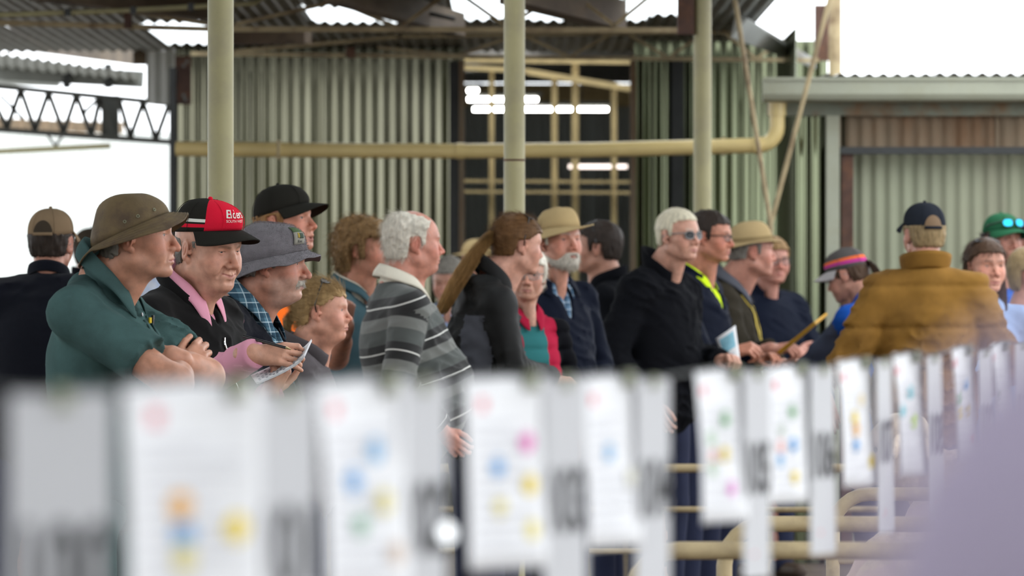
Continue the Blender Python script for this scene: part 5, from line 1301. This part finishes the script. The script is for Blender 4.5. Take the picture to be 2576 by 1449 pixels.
for k in range(3):
    V,F=grid_mesh(pad_geo(.0022*k)); o=link('page',mesh_np('page',V,F),M_paper,npd); s=o.modifiers.new('t','SOLIDIFY'); s.thickness=.0008
pr=MB()
for off in (-.0016,.0068):
    P=pad_geo(off)
    for i in range(1,14):
        for j in range(0,6):
            if (i*7+j*3)%5<3: q_=[P[i,j],P[i,j]*.4+P[i+1,j]*.6,P[i,j+1]*.6+P[i,j]*.4+(P[i+1,j]-P[i,j])*.6,P[i,j+1]*.6+P[i,j]*.4]; pr.add(q_,[(0,1,2,3)])
pr.build('print',mat('pad_print',(.22,.24,.27),.7,var=0),npd)
# ---- 3 man in grey towelling hat
def grey_hat(hroot,place,hat,info):
    def patch(th0,th1,z0,z1,m,off,name):
        P=np.array([[dome_pt(hat,th0+(th1-th0)*i/6,z0+(z1-z0)*j/4,off) for j in range(5)] for i in range(7)]); V,F=grid_mesh(P); o=link(name,mesh_np(name,place(V),F),m,hroot); s=o.modifiers.new('t','SOLIDIFY'); s.thickness=.0015
    patch(.28,.72,.30,.66,mat('patch_cream',(.27,.26,.22),.9),.006,'badge'); patch(.28,.72,.66,.86,mat('patch_green',(.065,.105,.045),.9),.006,'badge_band'); patch(.36,.54,.46,.62,mat('patch_dark',(.05,.07,.05),.85),.0075,'badge_emblem'); patch(.54,.60,.48,.63,mat('patch_gold',(.36,.26,.05),.9),.0075,'badge_emblem')
    dome_text(hroot,place,hat,'RAVEN',.50,.71,.011,mat('patch_cream',(.42,.40,.33)),off=.0085); dome_text(hroot,place,hat,'Rive',.52,.34,.010,M_ink,off=.0085)
person('older man in grey towelling hat, plaid collar and navy jumper',686,661,17.5,-97,-104,pitch=-2,neckdrop=.025,hs=.98,b=1.10,belly=.05,lean=4,q=0,headfwd=.075,
  skin=(0.423,0.201,0.137),hp=dict(flat=.95,age=.9,fat=.5,dbl=.8,nose=1.22,nw=1.15,ruddy=1.,eye=.55,w=1.0,lip=.7,browcol=(.3,.27,.24)),stub=.34,stubcol=(.46,.41,.36),
  hair=dict(mat=H_grey,t=.004,under=.01,nape=-.05),
  beard=dict(mat=H_beard,full=False,t=.0012,noise=.0006,strands=(900,.011,.0005)),
  hat=dict(rim=lambda t:.012+.030*math.cos(t),a=.097,b=.119,yc=-.010,top=.121,p=3.6,taper=.80,dent=.11,seed=6,lean=.0,brim=lambda t:.032+.010*math.cos(t),droop=lambda t:float(np.interp(abs((t+math.pi)%(2*math.pi)-math.pi),[0,.8,1.57,2.3,3.15],[.018,.031,.025,.036,.052])),dp=.9,wave=.020,mats=[M_greyhat],extra=grey_hat,fuzz=6000),
  top=dict(name='jumper',mat=M_sweater,wr=.006,loose=.014,sl=(.066,.056,.046),vneck=(1.17,.34),inner=M_plaid,ivneck=(1.30,.28),nr=.064,
     collar=dict(type='shirt',mat=M_plaid,h=.036,w=.058,tip=.035,flare=.45,open=30,z=1.476,tilt=.036,r=.070,fdrop=.02)),arms=('down','down'),seed=7)
# ---- 4 tall young man in black cap
person('tall young man in plain black cap and orange shirt, mouth open',716,556,20.4,-112,-100,pitch=8,hs=1.0,q=0,headfwd=.05,skin=(0.495,0.226,0.152),
  hp=dict(age=.1,mo=.55,ruddy=.9,nose=1.05,browcol=(.25,.13,.06),browc=.5,w=.98),gaze=(0,8),
  hair=dict(mat=H_ginger,col=(.25,.13,.06),t=.007,under=.03,nape=-.060,side=-.025,strands=(800,.012,.0005)),hat=capspec(M_capblk,rim=(.032,.018),top=.132),
  top=dict(name='work_shirt',mats=[M_orange,M_navyj],zone=lambda Q,arm,al:((Q[:,2]<1.22)|((np.abs(Q[:,0])<.07)&(Q[:,1]>0)&(Q[:,2]>1.36))).astype(int),collar=dict(type='shirt',mat=M_navyj,h=.034)),seed=9)
# ---- 5 girl with sunglasses on her head
def girl_tail(seed): return tail_mesh([(0,-.10,.0),(0,-.135,-.03),(0,-.14,-.10)],[.020,.024,.010],260,seed)
def tail_mesh(path,rad,n,seed,wid=.0011,flat=1.):
    rng=np.random.RandomState(seed); path=np.array(path,float); m=len(path); seg=7; t=np.linspace(0,m-1,seg+1)
    C_=np.stack([np.interp(t,np.arange(m),path[:,k]) for k in range(3)],1); rr=np.interp(t,np.arange(m),rad)
    # smooth the path
    for _ in range(2): C_[1:-1]=.25*C_[:-2]+.5*C_[1:-1]+.25*C_[2:]
    o=rng.randn(n,3); o/=np.linalg.norm(o,axis=1)[:,None]; o*=(rng.rand(n)**.5)[:,None]; o[:,0]*=flat
    P=C_[None]+o[:,None,:]*rr[None,:,None]+rng.randn(n,seg+1,3)*.0015
    a=np.array([1.,0,0])[None,None]*wid; b=np.array([0,.7,.7])[None,None]*wid
    R=np.stack([P+a,P-.5*a+b,P-.5*a-b],2); V=R.reshape(-1,3); base=(np.arange(n)*(seg+1)*3)[:,None,None]; F=[]
    for k in range(seg):
        for j in range(3): F.append(np.array([k*3+j,k*3+(j+1)%3,(k+1)*3+(j+1)%3,(k+1)*3+j])[None])
    F=(np.concatenate(F,0)[None]+base).reshape(-1,4); return V,F
back_flow=lambda p: np.stack([p[:,0]*0,-1+0*p[:,1],.15-p[:,2]*2],1)
person('fair haired girl in grey hooded jacket with sunglasses pushed up',810,780,19.4,-96,-96,pitch=0,hs=.87,b=.98,q=0,lean=2,headfwd=.05,skin=(0.522,0.258,0.182),
  hp=dict(age=.0,fem=1,fat=.9,dbl=.9,nose=.95,ruddy=.7,browcol=(.35,.22,.12),browc=.45,jaw=.95,lip=.9,chin=.9,eye=.95,hook=-.5),
  hair=dict(mat=H_blond,col=(.34,.22,.1),t=.005,line='pull',fr=.052,nape=-.062,edge=.012,noise=(.0014,130),flow=(1.,.25,1.),strands=(4200,.055,.0006),dir=back_flow,lift=.14,grav=.02,wav=.12,tail=girl_tail),
  glasses=dict(mat=M_black_pl,lens=M_dklens,off=(0,-.014,.022),tilt=72,w=.0022,wide=.009),
  top=dict(name='hooded_jacket',mat=M_hood,wr=.007,loose=.014,collar=dict(type='stand',h=.045,flare=.5,open=25,z=1.462,r=.075,tilt=.03)),arms=('front','front'),seed=11)
# ---- 6 woman with curly hair
person('woman with curly brown hair in a teal polo shirt, hand raised',921,626,22.3,-112,-108,hs=.93,b=.92,q=1,headfwd=.05,skin=(0.468,0.213,0.141),
  hp=dict(age=.5,fem=1,smile=.8,ruddy=.8,browcol=(.2,.12,.06),jaw=.92),
  hair=dict(mat=H_curl,col=(.2,.12,.06),t=.020,vol=.002,back=.016,fr=.052,nape=-.105,side=-.045,noise=(.008,55),flow=(1,1,1),strands=(2600,.05,.0009),lift=.5,grav=.12,wav=.75,freq=2.),
  top=dict(name='polo_shirt',mat=M_teal,sleeve='short',collars=[dict(type='shirt',mat=M_teal,h=.034,z=1.476),dict(type='shirt',mat=M_cream_collar,h=.0335,w=.002,tip=.001,z=1.478,flare=.3)]),
  arms=((W(845,900,22.0),W(872,822,21.7),(.15,-.2,1),(.8,-.5,.1),'fist'),'down'),seed=13)
# ---- 7 white haired man in striped rugby shirt
def rugby(Q,arm,al,V):
    z=Q[:,2]-.30*np.clip(Q[:,1],-.2,.4); return np.where(arm!=0,(1.43-al-.0)/.165+.15,z/.165+.12)+4
person('white haired man in grey striped rugby shirt with cream collar',1040,609,21.5,-72,-74,hs=1.0,b=1.10,belly=.075,lean=-2,q=0,headfwd=.05,skin=(0.522,0.234,0.171),
  hp=dict(age=.7,fat=.6,dbl=.6,ruddy=.9,nose=1.1,browcol=(.5,.45,.4),w=1.0),
  hair=dict(mat=H_white,col=(.6,.56,.5),t=.007,fr=.080,nape=-.066,side=-.012,back=.006,noise=(.004,70),flow=(1,.6,1),bald=.12,strands=(2600,.030,.0005),lift=.45,grav=.05,wav=.35),
  top=dict(name='rugby_shirt',mat=M_rugby,stripe=rugby,wr=.007,loose=.016,sl=(.072,.062,.050),armk=.014,collar=dict(type='shirt',mat=M_cream_collar,h=.044,w=.052,tip=.03,flare=.5,open=14,z=1.476,r=.068,tilt=.034)),
  arms=((W(1000,962,21.25),W(1108,1085,21.35),(.7,.2,-.7),(-.3,-.9,.1),'tuck'),'down'),legs=M_jeans,seed=15)
# ---- 8 grey haired face looking down behind the stripes
person('grey haired person with bowed head, face between the striped shirt and the ponytail',1128,706,28.5,168,170,pitch=-14,hs=.98,q=2,hp=dict(age=.6,ruddy=.6,eye=.5),skin=(0.414,0.205,0.144),hair=dict(mat=H_grey,t=.010,fr=.058),top=dict(name='shirt',mat=M_ltblue,collar=dict(type='shirt',mat=M_ltblue)),seed=17)
person('person in a pale hat mostly hidden behind the long ponytail',1208,652,33.5,-70,-70,hs=1.,q=2,hp=dict(ruddy=1.),skin=(0.432,0.205,0.137),hat=dict(rim=lambda t:.035,top=.12,p=3,taper=.85,brim=lambda t:.055,droop=lambda t:.01,mats=[M_tanhat]),top=dict(mat=M_olive,collar=dict(type='stand')),seed=18)
# ---- 9 woman with long ponytail
def pony(seed):
    return join_vf([tail_mesh([(0,-.098,.040),(0,-.125,.030),(0,-.19,-.06),(0,-.255,-.17),(0,-.315,-.30)],[.016,.026,.034,.036,.026],620,seed,.0013,.9)])
def pony_x(c):
    m=MB().tube([(0,-.100+.021*math.cos(k*.7),.038+.021*math.sin(k*.7)) for k in range(10)],.009,8); link('hair_tie',mesh_np('tie',c['place'](np.concatenate(m.V)),m.F),M_black_pl,c['root'])
def pony_zone(Q,arm,al): return ((Q[:,1]<-.02)&(np.abs(Q[:,0])>.09)&(Q[:,2]<1.34)&(arm==0)).astype(int)
person('woman with a long auburn ponytail in a black jacket with grey side panels',1302,614,22.0,-62,-72,pitch=-6,hs=.95,b=1.02,q=1,lean=6,headfwd=.09,skin=(0.522,0.271,0.198),
  hp=dict(age=.1,fem=1,ruddy=.6,jaw=.86,w=.95,chin=.92,nose=.92,browcol=(.14,.08,.04)),
  hair=dict(mat=H_auburn,col=(.15,.08,.03),t=.010,line='pull',fr=.055,nape=-.060,noise=(.0012,130),flow=(1.,.2,1.),strands=(1600,.05,.0006),dir=back_flow,lift=.05,grav=.0,wav=.06,tail=pony,tailmat=H('fair_tail',(.33,.19,.072))),
  glasses=dict(mat=M_black_pl,lens=M_dklens,off=(0,-.014,.022),tilt=72,w=.002,wide=.009),
  top=dict(name='jacket',mats=[M_black,M_greypanel],zone=pony_zone,wr=.011,loose=.016,sl=(.068,.060,.046),collar=dict(type='stand',h=.062,open=20,z=1.470,r=.072)),
  arms=((W(1290,925,21.75),W(1388,955,22.05),(.9,.5,-.2),(0,-.6,.8),'tuck'),'front'),extra=pony_x,seed=19)
# ---- 10 elderly woman in red vest
person('white haired woman with glasses in a teal shirt, red vest and padded coat',1329,692,22.75,176,-150,hs=.86,b=.95,q=1,skin=(0.468,0.246,0.175),hp=dict(age=.9,fem=1,ruddy=.7,browc=.3),hair=dict(mat=H_white,col=(.6,.56,.5),t=.014,fr=.052,nape=-.07,side=-.04,noise=(.004,60),strands=(700,.03,.0008)),
  glasses=dict(mat=M_wireframe,lens=M_clear),top=dict(name='layered_coat',mats=[M_teal2,M_redvest,M_blacksoft],zone=lambda Q,arm,al:np.where((arm!=0)|(np.abs(Q[:,0])>.135)|(Q[:,1]<0),2,np.where((np.abs(Q[:,0])>.055)&(Q[:,2]>1.18),1,0)),quilt=.07,collar=dict(type='shirt',mat=M_redvest)),arms=('pocket','pocket'),seed=21)
# ---- 11 bearded man in tan hat
person('white bearded man in tan canvas hat and navy jacket',1406,606,23.9,-146,-140,pitch=4,hs=1.03,b=1.08,q=1,headfwd=.05,skin=(0.486,0.230,0.163),hp=dict(age=.8,ruddy=.8,nose=1.1,eye=.7,browcol=(.4,.36,.32)),
  beard=dict(mat=H_beard,t=.0055,noise=.002,strands=(900,.018,.0007)),hair=dict(mat=H_white,col=(.5,.46,.4),t=.006,under=.03),
  hat=dict(rim=lambda t:.042+.008*math.cos(t),a=.088,b=.110,top=.136,p=3.0,taper=.86,ttilt=.02,dent=.04,crease=.006,seed=4,brim=lambda t:.056,droop=lambda t:.016+.014*math.cos(t-2.)-.022*math.sin(t)*-1.,dp=1.1,mats=[M_tanhat]),
  top=dict(name='jacket',mat=M_navyj,wr=.010,loose=.018,sl=(.072,.064,.05),vneck=(1.30,.30),inner=M_check,ivneck=(1.38,.3),collars=[dict(type='shirt',mat=M_navyj,h=.045,w=.06,tip=.02,flare=.6,open=35,r=.076,z=1.468),dict(type='shirt',mat=M_check,h=.032,r=.064,open=24)]),arms=('pocket','pocket'),seed=23)
# ---- 12 man facing left behind
person('dark haired man in black jacket facing left behind the bearded man',1505,622,26.2,72,80,hs=1.0,b=1.0,q=1,skin=(0.396,0.197,0.137),hp=dict(age=.4,ruddy=.6,browcol=(.05,.04,.03)),hair=dict(mat=H_dark,col=(.04,.03,.02),t=.010,nape=-.06,strands=(500,.012,.0008)),
  glasses=dict(mat=M_black_pl,lens=M_dklens,off=(0,-.014,.022),tilt=72,w=.0025,wide=.009),top=dict(name='jacket',mat=M_blacksoft,wr=.009,loose=.018,collar=dict(type='stand',h=.05,r=.076)),arms=('pocket','pocket'),seed=25)
# ---- 13 white haired man in dark glasses
person('white haired man in sunglasses and black jacket with hands in pockets',1706,590,25.0,-132,-122,hs=.97,b=1.10,q=1,lean=3,headfwd=.07,skin=(0.504,0.267,0.194),hp=dict(age=.6,ruddy=.5,browcol=(.45,.4,.34),smile=.3),hair=dict(mat=H_silver,col=(.5,.45,.35),t=.006,fr=.066,nape=-.056,side=-.010,noise=(.002,100),strands=(900,.008,.0007),lift=.9),
  glasses=dict(mat=M_wireframe,lens=M_dklens,r=(.025,.018),w=.002),top=dict(name='jacket',mat=M_blacksoft,wr=.012,loose=.024,sl=(.078,.070,.052),collar=dict(type='stand',h=.066,r=.078,flare=.2,open=30,z=1.468)),arms=('pocket','hold'),seed=27)
# ---- 14 dark haired man with glasses and lime collar
person('dark haired man with glasses, navy jacket and lime collar, holding a leaflet',1785,594,25.8,-108,-112,pitch=-3,hs=.97,b=1.05,q=1,headfwd=.06,skin=(0.450,0.193,0.125),hp=dict(age=.4,ruddy=1.,nose=1.05,browcol=(.04,.03,.02),fat=.4),hair=dict(mat=H_dark,col=(.04,.03,.025),t=.008,fr=.060,nape=-.056,strands=(700,.010,.0008),lift=.7),
  glasses=dict(mat=M_black_pl,lens=M_clear,r=(.024,.015),w=.002),top=dict(name='jacket',mat=M_navyj,wr=.009,loose=.018,vneck=(1.30,.38),inner=M_lime,ivneck=(1.38,.3),collars=[dict(type='stand',h=.05,r=.080,open=45,flare=.3,z=1.462),dict(type='shirt',mat=M_lime,h=.03,open=25)]),
  arms=((W(1775,905,25.5),W(1836,884,25.22),(.9,-.1,.15),(-.2,-.6,.8),'grip'),'hold'),seed=29)
lf=empty('leaflet',tuple(W(1832,875,25.14)),0,'pale blue printed leaflet held by the man with the lime collar','leaflet'); o0=W(1832,875,25.14)
Pq=np.zeros((8,10,3))
for i in range(8):
    for j in range(10):
        s,t=i/7,j/9; a=W(1800+50*s,852-34*s,25.14)-o0; b=W(1826+36*s,928-22*s,25.14)-o0; p=a+(b-a)*t; Pq[i,j]=p+np.array([0,-.012*math.sin(s*3.1),0])
V,F=grid_mesh(Pq); o=link('sheet',mesh_np('leaflet',V,F),M_paper,lf); s=o.modifiers.new('t','SOLIDIFY'); s.thickness=.0006
V,F=grid_mesh(Pq[1:7,1:6]+np.array([0,-.0022,0])); link('picture',mesh_np('pic',V,F),mat('leaflet_blue',(.24,.50,.62),.6,var=.2,vscale=30),lf)
V,F=grid_mesh(Pq[2:6,6:9]+np.array([0,-.0022,0])); link('text_block',mesh_np('pic2',V,F),M_print,lf)
# ---- 15 man in felt hat with lanyard
def felt_x(c):
    r=c['root']; S=c['S']
    def on(x,z):
        q=np.array([[x*S,yy,z*S] for yy in np.linspace(.0,.45,260)],np.float32); f=c['ftop'](q); i=np.argmax(f>0); return np.array(q[i],float)+np.array([0,.004,0])
    for s in (1,-1):
        P=np.array([[on(.075*s*(1-t)+.0*t+dx,1.42-.36*t) for dx in (-.010,.010)] for t in np.linspace(0,1,14)]); V,F=grid_mesh(P); o=link('lanyard',mesh_np('lan',V,F),mat('lanyard_yellow',(.62,.46,.06),.7),r); k=o.modifiers.new('t','SOLIDIFY'); k.thickness=.002
    p=on(0,1.03); MB().box((-.03,-.002,-.05),(.03,.002,.04),off=p+np.array([0,.006,0])).build('badge',M_paper,r)
person('man in fawn felt hat and olive coat with yellow lanyard, holding a folder',1889,630,26.6,-74,-98,pitch=0,hs=1.04,b=1.06,q=1,headfwd=.08,lean=4,skin=(0.468,0.221,0.160),hp=dict(age=.7,ruddy=.9,nose=1.1),hair=dict(mat=H_grey,t=.005,under=.03,nape=-.045),
  hat=dict(rim=lambda t:.040+.010*math.cos(t),a=.086,b=.107,top=.132,p=2.8,taper=.88,ttilt=.012,brim=lambda t:.046,droop=lambda t:.014+.010*math.cos(2*t)-.010*math.cos(t),dp=1.2,seed=8,mats=[M_felt],band=(M_band,.02)),
  top=dict(name='coat',mat=M_olive,wr=.009,loose=.020,sl=(.072,.064,.05),collar=dict(type='shirt',mat=M_greypanel,h=.04,w=.05,tip=.02,flare=.5,open=25,z=1.470,r=.074)),
  arms=((W(1862,905,26.3),W(1938,878,25.9),(.85,-.15,.1),(-.2,-.5,.85),'grip'),'hold'),extra=felt_x,seed=31)
fd=empty('folder',tuple(W(2022,832,25.85)),0,'mustard yellow folder held by the man in the felt hat','folder'); o0=W(2022,832,25.85)
ax=unit(W(2062,798,25.80)-W(1984,868,25.85)); 
MB().bar(W(1972,876,25.85)-o0,W(2066,800,25.77)-o0,.22,.012,up=(-.5,0,.8)).build('cover',mat('mustard',(.42,.22,.012),.6,var=.08),fd,bevel=.002)
MB().bar(W(1976,879,25.82)-o0,W(2064,805,25.75)-o0,.21,.008,up=(-.5,0,.8)).build('pages',mat('folder_pages',(.30,.16,.02),.7),fd)
# ---- 16 person with glasses, arms folded
person('person with glasses in a dark navy jacket with arms folded, behind the felt hat',1942,655,29.3,-158,-150,hs=1.0,b=1.16,q=1,side=-3,skin=(0.414,0.189,0.141),hp=dict(age=.5,ruddy=.9,smile=.5,fat=.5),hair=dict(mat=H_curl,col=(.2,.14,.1),t=.012,fr=.056,nape=-.07,side=-.04),
  glasses=dict(mat=M_black_pl,lens=M_clear,r=(.026,.018),w=.002),top=dict(name='jacket',mat=M_navyj,wr=.011,loose=.022,sl=(.074,.064,.05),collar=dict(type='stand',h=.04,open=40)),arms=('folded','folded'),seed=33)
# ---- 17 woman in grey cap and blue vest, facing left
def vest_tail(seed): return tail_mesh([(0,-.108,.022),(0,-.132,.012),(0,-.150,-.045),(0,-.140,-.100)],[.011,.016,.020,.010],220,seed,.0014)
person('woman in grey cap with pink and orange stripe and blue vest, looking down',2132,690,26.2,62,50,pitch=-20,hs=.97,b=1.06,q=1,lean=10,headfwd=.09,skin=(0.450,0.226,0.163),hp=dict(age=.3,fem=1,ruddy=.6),hair=dict(mat=H_brunette,col=(.06,.04,.03),t=.008,under=.02,nape=-.06,tail=vest_tail),
  hat=capspec(M_capgrey,None,rim=(.020,.020),mats=[M_capgrey,M_cappink,M_caporange],bmat=mat('visor_pale',(.35,.33,.33),.8),trows=[0,.10,.19,.28,.4,.5,.6,.7,.8,.9,1.],zone=lambda th,t:1 if .10<t<.19 else 2 if .19<t<.28 else 0),
  glasses=dict(mat=M_wireframe,lens=M_clear),top=dict(name='vest',mats=[M_blue,M_slate],zone=lambda Q,arm,al:((arm!=0)&(al>.03)).astype(int),wr=.008,loose=.020,sl=(.070,.060,.046),collar=dict(type='stand',h=.03,open=25)),
  arms=('hold',(W(2035,925,26.2),W(2080,1010,26.0),(.3,0,-.9),(0,-1,0),'relaxed')),seed=35)
# ---- 18 man in brown puffer jacket seen from behind
person('man in brown quilted jacket and navy cap seen from behind',2324,586,23.4,16,4,hs=1.0,b=1.08,shw=1.02,q=1,headfwd=.035,eyes=False,skin=(0.468,0.230,0.167),hp=dict(age=.5),hair=dict(mat=H_sandy,col=(.3,.2,.1),t=.008,under=.03,nape=-.062,strands=(900,.010,.0006)),
  hat=capspec(M_capnavy,None,rim=(.032,.018),extra=strap_open,openmat=mat('head_gap',(.16,.10,.055),.7)),
  top=dict(name='puffer_jacket',mat=M_brownj,quilt=.165,wr=.011,loose=.030,sl=(.078,.072,.052),armk=.012,hem=.76,collar=dict(type='stand',h=.072,r=.082,flare=.35,open=20,z=1.468,tilt=.020)),
  arms=(((.325,-.02,1.10),(.18,.14,.98),(-.5,.6,-.2),(.3,0,.9),'relaxed'),((-.315,-.04,1.10),(-.22,.16,.96),(.5,.6,-.2),(-.3,0,.9),'relaxed')),legs=M_greytrs,seed=37)
# ---- 19 woman in light blue shirt with long dark hair
def long_tail(seed):
    return join_vf([tail_mesh([(.060,-.03,.03),(.082,-.02,-.06),(.088,.02,-.15),(.085,.05,-.24)],[.026,.030,.030,.016],260,seed,.0014),tail_mesh([(-.060,-.03,.03),(-.080,-.03,-.06),(-.085,-.02,-.14),(-.09,.0,-.22)],[.026,.030,.030,.016],260,seed+1,.0014)])
person('woman with long dark hair in a light blue shirt facing the camera',2479,669,24.7,-158,-165,hs=.99,b=.96,q=1,skin=(0.495,0.242,0.171),hp=dict(age=.2,fem=1,ruddy=.6,mo=.15,browcol=(.06,.04,.03),jaw=.95),gaze=(14,0),hair=dict(mat=H_brunette,col=(.06,.04,.03),t=.010,line='pull',fr=.058,nape=-.10,noise=(.0015,120),strands=(900,.06,.0008),lift=.05,tail=long_tail),
  glasses=dict(mat=M_black_pl,lens=M_dklens,off=(0,-.014,.022),tilt=72,w=.0022,wide=.009),top=dict(name='shirt',mat=M_ltblue,wr=.007,inner=M_navyj,vneck=(1.33,.35),collar=dict(type='shirt',mat=M_ltblue,w=.05,flare=.6,open=30)),arms=('down','down'),seed=39)
# ---- 20 person in green cap with mirrored sunglasses
person('person in green cap with blue mirrored sunglasses on the brim',2521,602,27.3,-152,-150,hs=1.0,q=1,skin=(0.360,0.172,0.122),hp=dict(age=.3,ruddy=.7),hair=dict(mat=H_dark,col=(.04,.03,.02),t=.014,under=.03,nape=-.09,strands=(400,.03,.0009)),hat=capspec(M_capgreen,None,rim=(.034,.014)),
  glasses=dict(mat=M_black_pl,lens=M_blulens,off=(0,.006,.062),tilt=12,w=.0025,wide=.012),top=dict(name='shirt',mat=M_blue2,collar=dict(type='shirt',mat=M_blue2)),seed=41)
person('blond haired person at the right edge in a pale blue top',2600,690,26.4,-112,-110,hs=.95,q=2,skin=(0.504,0.246,0.175),hp=dict(fem=1),hair=dict(mat=H_sandy,t=.018,fr=.05,nape=-.085,side=-.05,back=.01),top=dict(name='top',mat=M_ltblue),seed=43)
person('person in dark hat half cut off at the right edge behind the green cap',2604,612,29.5,-140,-140,q=2,skin=(0.378,0.180,0.129),hp=dict(ruddy=.8),hair=dict(mat=H_dark,t=.008,under=.03),hat=capspec(M_capnavy),top=dict(mat=M_navyj),seed=44)
# ---- 21 man from behind at far left
person('man in navy jumper and tan cap seen from behind at the left edge',129,609,20.6,-12,-6,hs=.97,b=1.25,shw=1.15,neckdrop=.03,q=1,eyes=False,headfwd=.035,skin=(0.423,0.205,0.144),hp=dict(age=.5,ear=1.1),hair=dict(mat=H_dark,col=(.05,.04,.03),t=.007,under=.03,nape=-.058,strands=(900,.010,.0006)),
  hat=capspec(M_captan,M_capmesh,rim=(.034,.012),zone=lambda th,t:0,extra=strap_open,openmat=M_capmesh),glasses=dict(mat=M_wireframe,lens=M_clear),top=dict(name='jumper',mat=M_sweater,wr=.007,loose=.018,collar=dict(type='stand',h=.04,r=.072,z=1.466)),arms=('front','front'),seed=45)
person('person in a dark cap half hidden behind the brown bucket hat',236,634,29.5,-70,-60,q=2,skin=(0.378,0.180,0.129),hair=dict(mat=H_dark,t=.006,under=.03),hat=capspec(M_capmesh),top=dict(mat=M_blacksoft,collar=dict(type='stand')),seed=47)
person('person in a pale patterned shirt glimpsed between the bucket hat and the red cap',432,610,29.0,-60,-120,hs=1.,q=2,skin=(0.414,0.197,0.129),hair=dict(mat=H_dark,t=.016,nape=-.07),top=dict(name='shirt',mat=M_whiteshirt),seed=49)
# ---- 22 lilac sleeve close to the lens
person('person in a lilac shirt standing close to the lens at the bottom right',1288+.307*FPX/1.2,HOR-.175*FPX/1.2,1.2,-5,-8,q=2,eyes=False,hair=dict(mat=H_brunette,t=.014,nape=-.09),top=dict(name='shirt',mat=M_lilac,wr=.008,sl=(.066,.058,.046)),seed=51)
